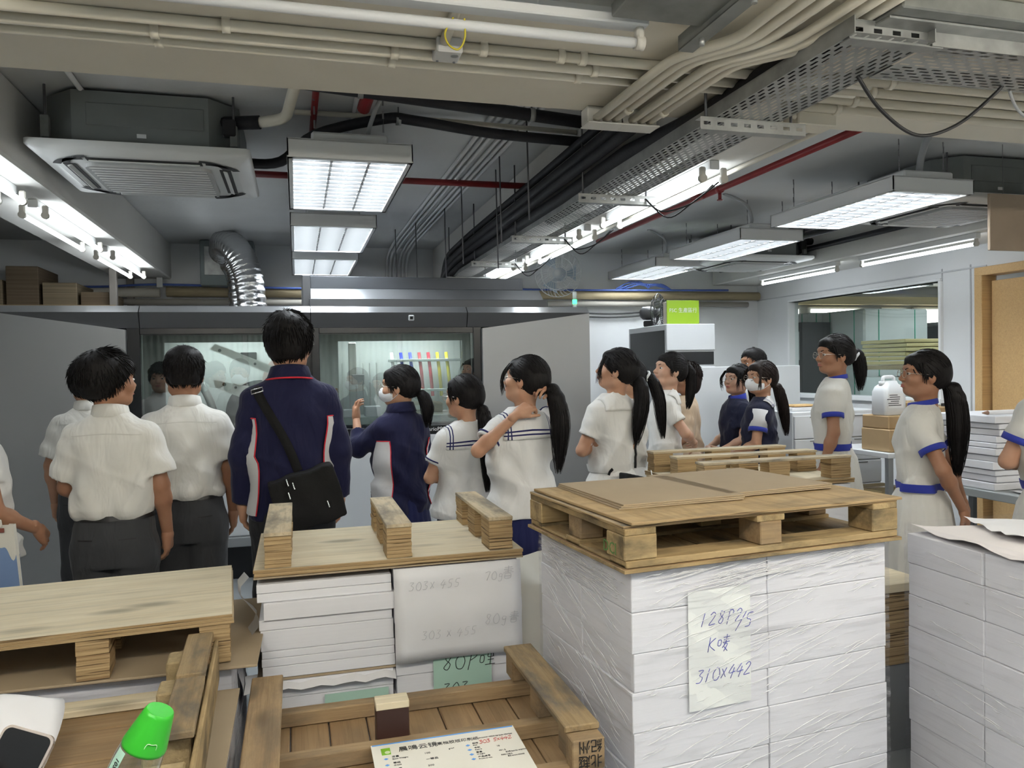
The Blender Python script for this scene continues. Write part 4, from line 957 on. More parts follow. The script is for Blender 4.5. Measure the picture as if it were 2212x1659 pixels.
def film_side(p0, p1, nrm):
    rows = []
    for j in range(nz+1):
        z_ = .06+(TOPZ+.004-.06)*j/nz; row = []
        for i in range(nx+1):
            u = i/nx; wl = math.hypot(p1[0]-p0[0],p1[1]-p0[1]); g1 = z_-u*wl*.27*(1 if nrm[0] >= 0 else -1.3); a1 = max(0,math.sin(u*7+z_*9+2))*.5+.5; d = .003+.0018*math.sin(u*26+z_*38+nrm[0])+a1*(.0045*(1-abs(math.sin(g1*52+1.3*math.sin(u*9+z_*3))))**5+.003*(1-abs(math.sin(g1*117+u*5)))**4*max(0,math.sin(z_*17+u*3)))
            row.append((p0[0]+(p1[0]-p0[0])*u+nrm[0]*d, p0[1]+(p1[1]-p0[1])*u+nrm[1]*d, z_))
        rows.append(row)
    fm.grid(rows)
e_ = .004
film_side((-e_,-e_),(.884+e_,-e_),(0,-1)); film_side((-e_,.62+e_),(-e_,-e_),(-1,0)); film_side((.884+e_,-e_),(.884+e_,.62+e_),(1,0)); film_side((.884+e_,.62+e_),(-e_,.62+e_),(0,1))
T(fm.obj('stretch_film', FILM, BS), 'clear wrinkled stretch film')
CREASE_GLINT = mat('film_crease', (.93,.93,.95), .12, alpha=.62, spec=.9)  # white colour stands for highlights along the film creases
def creases(par, p0, p1, nrm, n, sl, z0, z1, seed):
    r_ = random.Random(seed); mb = MB(); wl = math.hypot(p1[0]-p0[0], p1[1]-p0[1]); d = ((p1[0]-p0[0])/wl, (p1[1]-p0[1])/wl)
    for _ in range(n):
        L_ = r_.choice((.03,.05,.08,.14,.25)); u = r_.uniform(.01, max(.02, wl-L_*.95-.01)); z_ = r_.uniform(z0, z1); s_ = sl*r_.uniform(.55,1.25); P = []
        for k in range(5):
            t = k/4*L_*.95; zz_ = z_+t*s_+.002*math.sin(k*1.7+u*40)
            if zz_ > z1+.02 or zz_ < z0-.04: break
            P.append((p0[0]+d[0]*(u+t)+nrm[0]*.0085, p0[1]+d[1]*(u+t)+nrm[1]*.0085, zz_))
        if len(P) > 2: mb.tube(P, [.0004+.0010*math.sin(math.pi*k/(len(P)-1)) for k in range(len(P))], 4, cap=False)
    return T(mb.obj('crease_glints', CREASE_GLINT, par), 'stretch film creases with highlights put into their white colour', kind='stuff')
creases(BS, (0,0), (.884,0), (0,-1), 210, .30, .12, TOPZ-.01, 3); creases(BS, (0,.62), (0,0), (-1,0), 150, -.42, .12, TOPZ-.01, 4)
creases(BS, (0,0), (.884,0), (0,-1), 90, .10, TOPZ-.07, TOPZ-.005, 5); creases(BS, (0,.62), (0,0), (-1,0), 120, -.05, TOPZ-.09, TOPZ-.005, 6)
# pallet standing on it
def big_pallet(loc, rz):
    t = empty('wooden_pallet', loc, rz, 'stained yellow-brown wooden pallet on top of the film-wrapped stack', 'pallet')
    W, D = .955, .665
    box('base_board', (0,0,.006), (W,D+.01,.010), [DECKB, PALW], t, .001, tags=(1,0,0))
    z0 = .012
    for y in (-D/2+.05, 0, D/2-.05): plank('bottom_plank', (0,y,z0+.010), (W-.02,.095,.019), PALW, t)
    for k in range(6): plank('deck_plank', (-W/2+.085+.158*k, 0, z0+.0045), (.15,D-.02,.008), PALW, t)
    for i, x in enumerate((-W/2+.055, 0, W/2-.055)):
        for j, y in enumerate((-D/2+.055, 0, D/2-.055)):
            bx_, by_ = ((.10,.10) if i != 1 else (.075,.10)) if j != 1 else (.075,.085)
            box('block', (x,y,z0+.020+.033), (bx_,by_,.066), PALW if (i+j) % 2 == 0 else PINE, t, .003)
        plank('stringer', (x,0,z0+.020+.066+.009), (.095,D-.01,.018), PALW, t)
    zt = z0+.104
    for k in range(2): box('top_board', (.012*k,-.01*k+.0,zt+.004+.0085*k), (W-.01,D-.015,.008), [PLYD if k == 0 else wood('ply_brown',(.50,.36,.19),(.42,.29,.14),(22,1.6,22),knot=.25,dirt=.45), PLYE], t, .001, tags=(1,0,0), rot=(0,.006*(1 if k else 0),.012*k))
    return t
a_ = math.radians(5.3); GST = mat('stencil_green', (.10,.22,.06), .7); u_ = Vector((math.cos(a_),math.sin(a_),0)); v_ = Vector((-math.sin(a_),math.cos(a_),0)); c_ = Vector((.845,1.897,TOPZ+.006))+u_*.442+v_*.31
bp_ = big_pallet(c_, a_); text_mesh('DCI', .045, GST, 'stencil', bp_, (-.955/2+.0045,-.665/2+.085,.04), (math.pi/2,0,-math.pi/2), 'CENTER')
pz = TOPZ+.006+.012+.104+.018
for k,(dx,dy,r_,l) in enumerate(((-.18,.06,-.03,'left'),(.19,.10,.02,'right'))):
    for q in range(3):
        p = c_+u_*(dx+.006*q)+v_*(dy+.004*q)
        T(box('cardboard_sheet', (p.x,p.y,pz+.003+.0046*q), (.42,.46,.004), mat('kraft_card',(.40,.31,.20),.8,var=.06), None, .0005, rot=(0,0,a_+r_+.01*q)), 'grey-brown cardboard sheet in the %s pile on the wooden pallet, %s' % (l, ('bottom','middle','top')[q]), 'cardboard', 'cardboard sheets on the pallet')
# ---- far pallet behind --------------------------------------------------------------
FP = ply_pallet((2.43, 3.88, .872), math.pi/2, 'far plywood pallet upside down with three long skids, behind the cardboard', .70, .90, (-.29,0,.29))

fs = empty('paper_stack', (2.43,3.88,0), 0, 'plain white paper stack under the far plywood pallet', 'paper stack')
for q in range(8): box('ream', (random.uniform(-.005,.005),random.uniform(-.005,.005),.108*q+.054), (.88,.66,.105), PAPER, fs, .002)
# ---- right-hand stack ---------------------------------------------------------------
RS = empty('wrapped_paper_stack', (1.955, .95, 0), math.radians(-1.0), 'film-wrapped white paper stack cut by the right edge of the picture', 'paper stack')
zz = .09
for y in (.1,.6,1.1): plank('pallet_runner', (.46,y,.045), (.9,.09,.09), PALW, RS)
for li, h_ in enumerate((.105,.108,.11,.104,.107,.108,.106,.10)):
    for cy in range(4):
        for cx in range(2): box('ream', (.225+.445*cx+random.uniform(-.004,.004),.152+.305*cy+random.uniform(-.003,.003), zz+h_/2), (.443,.303,h_-.0015), PAPER, RS, .002)
    zz += h_
RT = zz
creases(RS, (0,1.22), (0,0), (-1,0), 90, -.12, .3, RT-.02, 8)
fm = MB(); film_side((-.004,1.224),(-.004,-.004),(-1,0)); film_side((.894,1.224),(-.004,1.224),(0,1)); film_side((-.004,-.004),(.894,-.004),(0,-1))
fm.obj('stretch_film', film_mat('stretch_film_dull', .03, .25), RS)
def curled(name, loc, rz, w, d, label, cat='sheet', m=SHEET, amp=.012, n=10):
    rows = [[(-w/2+w*i/n, -d/2+d*j/n, amp*(abs(i/n-.5)*2)**3*math.sin(j*.7+1)**2+.002*math.sin(i*1.1+j)+.003) for i in range(n+1)] for j in range(n+1)]
    o = MB().grid(rows).obj(name, m, None, loc, (0,0,rz)); return T(o, label, cat)
curled('paper_sheet', (2.22,1.85,RT+.004), -.12, .50, .62, 'pinkish white loose sheet on the right-hand paper stack', m=mat('paper_pinkish',(.74,.70,.69),.65), amp=.02)
curled('paper_sheet', (2.42,1.75,RT+.014), .25, .45, .5, 'white loose sheet lying over the pinkish sheet', amp=.02)
curled('paper_sheet', (2.38,2.02,RT+.012), -.4, .36, .3, 'small white sheet at the back of the right-hand stack')
# low pile between the two wrapped stacks
lp = empty('board_pallet', (2.05, 2.78, 0), .05, 'low stack of dark boards on a pallet between the wrapped stacks', 'pallet')
for q in range(9): box('board', (0,0,.36+.035*q), (.62,.6,.033), [PLYT, layers('dark_boards',(.20,.16,.13),(.12,.09,.07),120,1)] if q == 8 else MATS.get('dark_boards', PLYE), lp, .002)
box('base', (0,0,.17), (.6,.58,.34), mat('base_grey',(.25,.26,.27),.6), lp, .004)
curled('paper_sheet', (1.93,2.85,.66), .2, .46, .5, 'white sheet on the low board stack, lower of two'); curled('paper_sheet', (1.98,2.95,.675), -.15, .42, .42, 'white sheet on the low board stack, upper of two')
# ---- pile on the work bench -----------------------------------------------------------
zz = .732
for q in range(11):
    h_ = (.045,.04,.032,.05,.036,.044,.03,.042,.038,.034,.045)[q]
    dx = random.uniform(-.02,.02)
    T(box('paper_ream', (4.36+dx,3.92+random.uniform(-.015,.015),zz+h_/2), (.70,.48,h_-.003), PAPER, None, .003, rot=(0,random.uniform(-.006,.006),random.uniform(-.03,.03))), 'white paper bundle in the tall pile beside the wooden door, %s' % ('lowest','second','third','fourth','fifth','sixth','seventh','eighth','ninth','tenth','topmost')[q], 'paper ream', 'bundles in the pile by the door'); zz += h_+.0012
rl = empty('paper_roll', (4.30,3.74,zz+.016), 0, 'rolled sheet lying along the front of the tall paper pile', 'paper roll')
MB().tube([(-.30,0,0),(.5,0,0)], .014, 14, cap=False).obj('roll', SHEET, rl); MB().tube([(-.34,0,0),(-.30,0,0)], [.003,.0135], 12).obj('roll_end', mat('roll_brown',(.35,.22,.16),.6), rl)
for q,(x,y,r_,l) in enumerate(((4.30,3.52,.15,'lowest'),(4.36,3.50,-.05,'middle'),(4.42,3.48,.10,'topmost'))): curled('paper_sheet', (x,y,.733+.004*q), r_, .5, .30, 'loose sheet on the grey bench in front of the paper pile, %s' % l, amp=.01)
# ---- foreground upside-down pallet ------------------------------------------------------
FG = empty('wooden_pallet', (-.15, 1.835, .60), math.radians(0), 'old pine pallet lying upside down in the foreground with a paper label', 'pallet')
def fgp(n, x0,x1,y0,y1,z0,z1,m): return plank(n, ((x0+x1)/2,(y0+y1)/2,(z0+z1)/2), (x1-x0,y1-y0,z1-z0), m, FG, .003)
for k in range(8): fgp('deck_plank', .0+.111*k,.107+.111*k, .0,.64, -.155,-.140, DECKB)
for y in (.03,.29,.575): fgp('cross_plank', .0,.885, y-.022,y+.022, -.138,-.095, PINE)
fgp('skid_plank', .0,.09, .0,.62, -.018,0, PINE); fgp('skid_plank', .79,.885, .03,.64, -.018,0, PINEG)
for y in (.05,.31,.585):
    fgp('block', .005,.085, y-.04,y+.04, -.095,-.019, PINE); fgp('block', .80,.878, y-.01-.005,y+.07-.005, -.095,-.019, PINE)
b_ = box('centre_block', (.385,.335,-.068), (.09,.055,.12), [mat('block_maroon',(.045,.018,.014),.5,var=.2), PLYE], FG, .002)
box('block_cap', (0,0,.062), (.092,.058,.02), PLYT, b_, .002)
# stencilled characters on the near end of the right skid block
st_ = fgp('end_block', .795,.882, -.012,.04, -.10,-.019, PINE)
text_mesh('北越', .036, INKK, 'stencil', FG, (.842,-.0135,-.062), (math.pi/2,math.pi,0), 'CENTER', sx=.9); text_mesh('紀州', .036, INKK, 'stencil', FG, (.842,-.0135,-.024), (math.pi/2,math.pi,0), 'CENTER', sx=.9)
# stack that carries it
fst = empty('paper_stack', (.29, 2.15, 0), 0, 'film-wrapped paper stack under the old pine pallet', 'paper stack')
for q in range(4): box('ream', (0,0,.055+.11*q), (.88,.61,.108), PAPER, fst, .002)
# paper label
lbx = empty('paper_label', (.367, 2.098, .5115), 0, 'printed paper maker label lying across the foreground pallet', 'label', rot=(math.radians(1.5),0,0)); lbx.scale = (1.2,1.2,1.2)
LABP = mat('label_paper', (.80,.78,.70), .6)
sb = box('sheet', (0,-.12,0), (.33,.24,.001), LABP, lbx, 0); box('blue_edge', (0,.117,.0008), (.325,.004,.0006), mat('print_blue',(.10,.32,.75),.5), sb, 0)
DK = mat('ink_black', (.03,.03,.03), .6)
def lt(s, x, y, h_, m=DK, sx=1): return text_mesh(s, h_, m, 'lettering', sb, (x, y, .001), (0,0,0), 'LEFT', .0002, sx=sx)
box('logo', (-.135,.085,.0008), (.02,.028,.0006), mat('logo_green',(.22,.50,.03),.5), sb, 0); MB().lathe([(.006,0),(.006,.0006)],16).obj('logo_mark', mat('logo_pale',(.7,.8,.5),.5), sb, (-.132,.080,.0009))
lt('晨鳴云镜', -.108,.078,.022); lt('高档胶版印刷纸', -.022,.080,.0145,sx=.95); lt('CM-CLOUDY MIRROR High Quality Offset Paper', .074,.082,.0062,sx=.62)
for i,(a,b,v) in enumerate((('定量','Basis Weight','100'),('等级','Grade','一等品'),('令重','Ream','500'))):
    y = .050-.026*i; lt(a,-.125,y+.006,.008); lt(b,-.125,y-.003,.0065); lt(v,-.055,y,.009); MB().prism([(-.005,0),(0,-.004),(.005,0),(0,.004)],0,.0006,0).obj('bullet', mat('bullet_blue',(.12,.35,.8),.5), sb, (-.138,y+.003,.0006))
lt('g/m²', .0,.055,.007)
for i,(a,b,v) in enumerate((('规格','Size',''),('令数','Reams','16'),('重量','Weight','451.2'),('产品编号','Product No.','900108A'))):
    y = .056-.020*i; lt(a,.055,y+.006,.007); lt(b,.055,y-.002,.006); lt(v,.105,y,.007); MB().prism([(-.005,0),(0,-.004),(.005,0),(0,.004)],0,.0006,0).obj('bullet', MATS['bullet_blue'], sb, (.044,y+.003,.0006))
lt('批次号 Batch No. 1070079797', .118,.006,.0062,sx=.6); lt('备注 Remarks 20230403', .118,-.012,.0062,sx=.6)
rd = empty('red_note', (.07,.058,.0014), 0, parent=sb, rot=(-math.pi/2,0,.05)); pen('303 5x442', .014, INKR, rd, 0,0,.0006,.15,-.02,y=0)
# ---- left: plywood pallet (right way up) ------------------------------------------------
LP = empty('plywood_pallet', (-.690, 2.735, .655), math.radians(4.5), 'pale plywood pallet the right way up at the left edge', 'pallet')
for k in range(3): box('board', (0,0,.115+.0095*k+.005), (.94-.004*k,.63,.009), [PLYT, PLYE], LP, .001, tags=(1,0,0))
for x in (-.40,.09,.415):
    for y in (-.25,0,.25):
        bk_ = MB()
        for q in range(8): bk_.box((random.uniform(-.0015,.0015),random.uniform(-.002,.002),.115*(q+.5)/8), (.085,.12,.115/8*.94), 0, 0)
        bk_.obj('block', PLYE, LP, (x,y,0))
T(box('cardboard_sheet', (-.62,2.79,.648), (.99,.72,.008), CARD, None, .002, rot=(0,0,-.02)), 'brown cardboard sheet under the pale plywood pallet', 'cardboard')
ls = empty('wrapped_paper_stack', (-.66,2.78,0), 0, 'dull film-wrapped stack under the pale plywood pallet', 'paper stack')
for q in range(6): box('ream', (0,0,.107*q+.053), (.90,.62,.105), PAPER, ls, .002)
fm = MB(); TOPZ_ = TOPZ; TOPZ = .64
film_side((-.455,-.315),(.455,-.315),(0,-1)); film_side((.455,-.315),(.455,.315),(1,0)); TOPZ = TOPZ_
fm.obj('stretch_film', MATS.get('x') or FILM, ls)
# ---- left foreground upside-down pallet ----------------------------------------------------
LF = empty('wooden_pallet', (-.215, 1.50, .755), math.radians(2), 'weathered pallet upside down in the left foreground, below the pale plywood', 'pallet')
def lfp(n, x0,x1,y0,y1,z0,z1,m, b=.003): return plank(n, ((x0+x1)/2,(y0+y1)/2,(z0+z1)/2), (x1-x0,y1-y0,z1-z0), m, LF, b)
for k in range(5): lfp('deck_plank', -.92,.0, .0+.178*k,.172+.178*k, -.155,-.145, DECKB)
for y in (.12,.83): lfp('cross_plank', -.92,.0, y-.035,y+.035, -.143,-.123, PLYT)
lfp('skid_plank', -.075,-.005, .28,.60, -.018,0, PINEG); lfp('skid_plank', -.075,-.005, .605,.93, -.012,.006, PINEG)
for y,hh in ((.17,-.02),(.36,-.02),(.60,-.005),(.80,.0)): box('block', (-.065,y,(-.145+hh)/2), (.10,.09,.12+hh), CHIP, LF, .004)
for (x,y) in ((-.43,.62),(-.50,.38)): box('block', (x,y,-.085), (.085,.12,.115), CHIP, LF, .006)
lfp('side_plank', -.004,.008, .0,.93, -.14,-.02, PALW)
ll = empty('paper_stack', (-.66,1.95,0), 0, 'white paper stack under the weathered left pallet', 'paper stack')
for q in range(6): box('ream', (random.uniform(-.004,.004),random.uniform(-.003,.003),.0495+.0985*q), (.92,.85,.097), PAPER, ll, .002)
T(box('cardboard_sheet', (-.66,1.95,.5965), (.96,.88,.006), CARD, None, .001), 'brown cardboard sheet under the weathered left pallet', 'cardboard')
rows = []
for i in range(13):
    f = i/12; rows.append([(-.80+.05*math.sin(f*2.2)+.024*q, 2.10-.30*f+.02*q*math.sin(f*3), .70+.05*math.sin(f*math.pi*1.2+.5)+.035*math.sin(q*.5)*(1-f)-.02*f) for q in range(9)])
cs = T(MB().grid(rows).obj('curled_sheet', SHEET), 'curled white sheet of paper on the left foreground pallet', 'sheet'); so = cs.modifiers.new('thick','SOLIDIFY'); so.thickness = .0008
# ---- between the centre stacks
gb = empty('covered_machine', (.93, 3.04, 0), .05, 'dark machine under a cream sheet between the paper stacks', 'machine')
box('body', (0,0,.31), (.34,.5,.62), mat('dark_grey_plastic',(.035,.035,.04),.5), gb, .01); box('vent', (-.02,-.252,.40), (.10,.006,.16), DARK, gb, .002); box('top', (0,0,.64), (.36,.52,.04), mat('olive_grey',(.14,.13,.10),.6), gb, .01)
rows = [[(-.19+.40*i/10, -.27+(.5*j/5 if j < 6 else .5) - (.0 if j < 6 else 0), .70+.01*math.sin(i)) for i in range(11)] for j in range(6)]
fr_ = [[(-.19+.40*i/10, -.27-.01*q, .70-.075*q+(.05 if i<3 else 0)*q*.25+.015*math.sin(i*1.1)*q*.3) for i in range(11)] for q in range(4,0,-1)]
MB().grid(fr_+rows).obj('cover_sheet', mat('cream_cloth',(.66,.63,.55),.8), gb)
# ---------------------------------------------------------------- people: smooth-blended fields turned into surfaces
class Fld:
    def __init__(s): s.p = []
    def add(s, f, lo, hi, k=.02, op='u'):
        s.p.append((f, np.array(lo, float), np.array(hi, float), k, op)); return s
    def rc(s, a, b, ra, rb, k=.02, op='u'):
        a = np.array(a, float); b = np.array(b, float); m = max(ra, rb)
        return s.add(rcf(a, b, ra, rb), np.minimum(a, b)-m, np.maximum(a, b)+m, k, op)
    def el(s, c, r, k=.02, op='u'):
        c = np.array(c, float); r = np.array(r, float)
        def f(P):
            q = (P-c)/r; k0 = np.sqrt((q*q).sum(-1))+1e-9; q2 = q/r; k1 = np.sqrt((q2*q2).sum(-1))+1e-9
            return k0*(k0-1)/k1
        return s.add(f, c-r, c+r, k, op)
    def ev(s, P):
        D = np.full(P.shape[:-1], 1.0)
        for f, lo, hi, k, op in s.p: D = comb(D, f(P), k, op)
        return D
    def mesh(s, h):
        U = [p for p in s.p if p[4] == 'u']
        lo = np.min([p[1] for p in U], 0)-2*h-.012; hi = np.max([p[2] for p in U], 0)+2*h+.012
        n = np.ceil((hi-lo)/h).astype(int)+1
        ax = [lo[i]+h*np.arange(n[i]) for i in range(3)]
        D = np.full(tuple(n), 1.0)
        for f, pl, ph, k, op in s.p:
            e = k+3*h
            sl = [slice(max(0, int((pl[i]-e-lo[i])/h)), min(n[i], int((ph[i]+e-lo[i])/h)+2)) for i in range(3)]
            if any(q.stop <= q.start for q in sl): continue
            g = np.stack(np.meshgrid(ax[0][sl[0]], ax[1][sl[1]], ax[2][sl[2]], indexing='ij'), -1)
            D[tuple(sl)] = comb(D[tuple(sl)], f(g), k, op)
        return snets(D, lo, h)
def rcf(a, b, ra, rb):
    ab = b-a; L2 = float(ab @ ab)+1e-12
    def f(P):
        t = np.clip(((P-a) @ ab)/L2, 0, 1); return np.sqrt(((P-a-t[..., None]*ab)**2).sum(-1))-(ra+(rb-ra)*t)
    return f
def comb(D, d, k, op):
    if op == 'u':
        h = np.clip(.5+.5*(D-d)/max(k, 1e-6), 0, 1); return D*(1-h)+d*h-k*h*(1-h)
    if op == 's': return np.maximum(D, -d)
    return np.maximum(D, d)
def snets(D, o, h):
    S = D < 0; nx, ny, nz = D.shape; c = np.zeros((nx-1, ny-1, nz-1), np.int8)
    for i in (0, 1):
        for j in (0, 1):
            for k in (0, 1): c += S[i:nx-1+i, j:ny-1+j, k:nz-1+k]
    act = (c > 0) & (c < 8); ids = np.argwhere(act); n = len(ids)
    idx = np.full(act.shape, -1, np.int64); idx[act] = np.arange(n)
    acc = np.zeros((n, 3)); cnt = np.zeros(n); I, J, K = ids.T
    cor = [(i, j, k) for i in (0, 1) for j in (0, 1) for k in (0, 1)]
    dv = {q: D[I+q[0], J+q[1], K+q[2]] for q in cor}
    for a in cor:
        for axx in range(3):
            if a[axx]: continue
            b = list(a); b[axx] = 1; b = tuple(b); da, db = dv[a], dv[b]; m = (da < 0) != (db < 0)
            t = da[m]/(da[m]-db[m]); p = np.array(a, float)[None].repeat(m.sum(), 0); p[:, axx] += t; acc[m] += p; cnt[m] += 1
    V = o+(ids+acc/cnt[:, None])*h
    Q = []
    for axx in range(3):
        a1, a2 = (axx+1) % 3, (axx+2) % 3
        s0 = [slice(None)]*3; s1 = [slice(None)]*3; s0[axx] = slice(0, -1); s1[axx] = slice(1, None)
        A, B = S[tuple(s0)], S[tuple(s1)]
        for flip in (0, 1):
            m = (A & ~B) if flip == 0 else (~A & B); e = np.argwhere(m)
            e = e[(e[:, a1] > 0) & (e[:, a2] > 0) & (e[:, a1] < D.shape[a1]-1) & (e[:, a2] < D.shape[a2]-1)]
            if not len(e): continue
            q = []
            for d1, d2 in ((-1,-1),(0,-1),(0,0),(-1,0)):
                ee = e.copy(); ee[:, a1] += d1; ee[:, a2] += d2; q.append(idx[ee[:, 0], ee[:, 1], ee[:, 2]])
            q = np.stack(q, 1)
            Q.append(q if flip == 0 else q[:, ::-1])
    return V, np.concatenate(Q)
def join(parts):
    V = []; Q = []; o = 0
    for v, q in parts: V.append(v); Q.append(q+o); o += len(v)
    return np.concatenate(V), np.concatenate(Q)
def amesh(name, V, Q, mats, mi=None, smooth=True):
    me = bpy.data.meshes.new(name); me.vertices.add(len(V)); me.vertices.foreach_set('co', np.ascontiguousarray(V, np.float32).ravel())
    me.loops.add(Q.size); me.loops.foreach_set('vertex_index', np.ascontiguousarray(Q, np.int32).ravel())
    me.polygons.add(len(Q)); me.polygons.foreach_set('loop_start', np.arange(0, Q.size, 4, dtype=np.int32))
    for m in (mats if isinstance(mats, (list, tuple)) else [mats]): me.materials.append(m)
    me.update(calc_edges=True); me.validate()
    if mi is not None and len(mi) == len(me.polygons): me.polygons.foreach_set('material_index', mi.astype(np.int32))
    if smooth: me.polygons.foreach_set('use_smooth', np.ones(len(me.polygons), bool))
    me.update(); return me
def strands(paths, r0, r1=0.0006, n=3):
    """paths: array (N,K,3) -> thin tapered tubes"""
    N, K, _ = paths.shape; t = np.gradient(paths, axis=1); t /= np.linalg.norm(t, axis=2, keepdims=True)+1e-9
    ref = np.array([.37, .81, .45]); u = np.cross(t, ref); u /= np.linalg.norm(u, axis=2, keepdims=True)+1e-9; w = np.cross(t, u)
    rr = np.linspace(r0, r1, K)[None, :, None]; V = []
    for j in range(n):
        a = 2*math.pi*j/n; V.append(paths+rr*(u*math.cos(a)+w*math.sin(a)))
    V = np.stack(V, 2).reshape(-1, 3); base = (np.arange(N)*K*n)[:, None, None]+(np.arange(K-1)*n)[None, :, None]; j = np.arange(n)[None, None]
    q = np.stack([base+j, base+(j+1) % n, base+n+(j+1) % n, base+n+j], -1).reshape(-1, 4); return V, q
def rotz(a): c, s = math.cos(a), math.sin(a); return np.array([[c,-s,0],[s,c,0],[0,0,1]])
def rotx(a): c, s = math.cos(a), math.sin(a); return np.array([[1,0,0],[0,c,-s],[0,s,c]])
def roty(a): c, s = math.cos(a), math.sin(a); return np.array([[c,0,s],[0,1,0],[-s,0,c]])
# ---- materials
def skin_mat(name, c):
    m, N, L, P = _mk(name); n = noise(N, L, coords(N, L, (14,14,14)), 1, 4)
    L.new(mixc(N, L, ramp(N, L, n, .3, .7), c, (c[0]*.88, c[1]*.80, c[2]*.76)), P.inputs['Base Color'])
    P.inputs['Roughness'].default_value = .5; P.inputs['Subsurface Weight'].default_value = .12; P.inputs['Subsurface Radius'].default_value = (.01,.004,.002); P.inputs['Specular IOR Level'].default_value = .35
    MATS[name] = m; return m
SK = [skin_mat('skin_light', (.50,.29,.19)), skin_mat('skin_tan', (.36,.19,.115)), skin_mat('skin_fair', (.56,.35,.25))]
def hair_mat(name, c):
    m, N, L, P = _mk(name); n = noise(N, L, coords(N, L, (160,160,14)), 1, 3)
    L.new(mixc(N, L, ramp(N, L, n, .35, .7), c, tuple(x*2.2 for x in c)), P.inputs['Base Color']); P.inputs['Roughness'].default_value = .5; P.inputs['Specular IOR Level'].default_value = .12
    bump(N, L, P, n, .35, .004); MATS[name] = m; return m
HAIR = hair_mat('hair_black', (.0075,.0068,.007)); HAIRB = hair_mat('hair_brown_black', (.014,.010,.009))
def cloth(name, c, fold=.7, scale=(9,9,3.5), weave=True, rough=.85, sheen=.1):
    m, N, L, P = _mk(name); P.inputs['Roughness'].default_value = rough; P.inputs['Specular IOR Level'].default_value = .2; P.inputs['Sheen Weight'].default_value = sheen
    n = noise(N, L, coords(N, L, scale), 1, 3, .5, .8); P.inputs['Base Color'].default_value = c4(c)
    bump(N, L, P, n, fold, .03); MATS[name] = m; return m
SHIRT = cloth('shirt_white', (.72,.71,.67)); BLOUSE = cloth('blouse_white', (.70,.70,.69)); DRESS = cloth('dress_white', (.70,.69,.66)); DRESSG = cloth('dress_grey_white', (.62,.61,.57))
NAVY = cloth('navy_jacket', (.012,.013,.045)); NAVYS = cloth('navy_skirt', (.014,.018,.075)); TROU = cloth('grey_trousers', (.050,.052,.056)); TROUD = cloth('dark_trousers', (.022,.023,.026))
BLUE = cloth('blue_trim', (.03,.045,.30), .1); STRIPE = cloth('navy_stripe', (.02,.022,.10), .05); RED = cloth('red_piping', (.62,.03,.05), .1); PANEL = cloth('panel_white', (.60,.60,.61), .3)
BEIGE = cloth('beige_top', (.55,.42,.30)); VEST = cloth('navy_vest', (.012,.014,.035)); BAGB = mat('bag_black', (.0035,.0035,.004), .85, bmp=.2, bscale=(80,80,80)); LEATH = mat('belt_black', (.012,.012,.013), .4)
MASKW = cloth('mask_white', (.74,.76,.78), .1, (20,20,60)); LENS = glass_mat('spectacle_lens', (.96,.97,.97), .06); WIRE = mat('spectacle_wire', (.45,.40,.34), .3, metal=.9)
SCLERA = mat('eye_white', (.72,.70,.68), .25); IRIS = mat('eye_iris', (.012,.008,.006), .15); LIPS = mat('lips', (.40,.13,.11), .45); SHOE = mat('shoe_black', (.014,.014,.016), .35)
# ---- head (neck base at the origin, face towards +y)
def make_head():
    F = Fld(); F.el((0,-.006,.186), (.0745,.094,.099), .02).el((0,.028,.140), (.058,.066,.078), .03).el((0,.066,.088), (.030,.026,.022), .03)
    F.rc((0,-.020,-.035), (0,-.010,.115), .054, .047, .035)
    F.el((0,.076,.200), (.052,.022,.020), .02)                      # brow
    for s in (-1, 1):
        F.el((s*.040,.064,.140), (.024,.024,.022), .03); F.el((s*.033,.098,.170), (.017,.010,.010), .008, 's')
        F.el((s*.0765,-.006,.158), (.009,.019,.031), .008); F.el((s*.083,.0,.160), (.004,.008,.016), .004, 's')
        F.rc((s*.050,.0,.10), (s*.030,.055,.085), .018, .016, .03)
    F.rc((0,.088,.178), (0,.108,.146), .008, .012, .012); F.el((0,.108,.143), (.014,.010,.008), .008)
    for s in (-1, 1): F.el((s*.011,.100,.141), (.007,.008,.006), .006)
    F.el((0,.095,.118), (.022,.010,.006), .008); F.el((0,.092,.107), (.019,.010,.007), .008)
    return F, F.mesh(.0046)
HEADF, HEADM = make_head()
HZ = np.array([.03,.085,.10,.14,.165,.20,.225,.245,.27,.32]); HY = np.array([-.055,-.050,-.036,-.022,.012,.052,.078,.098,.13,.2])
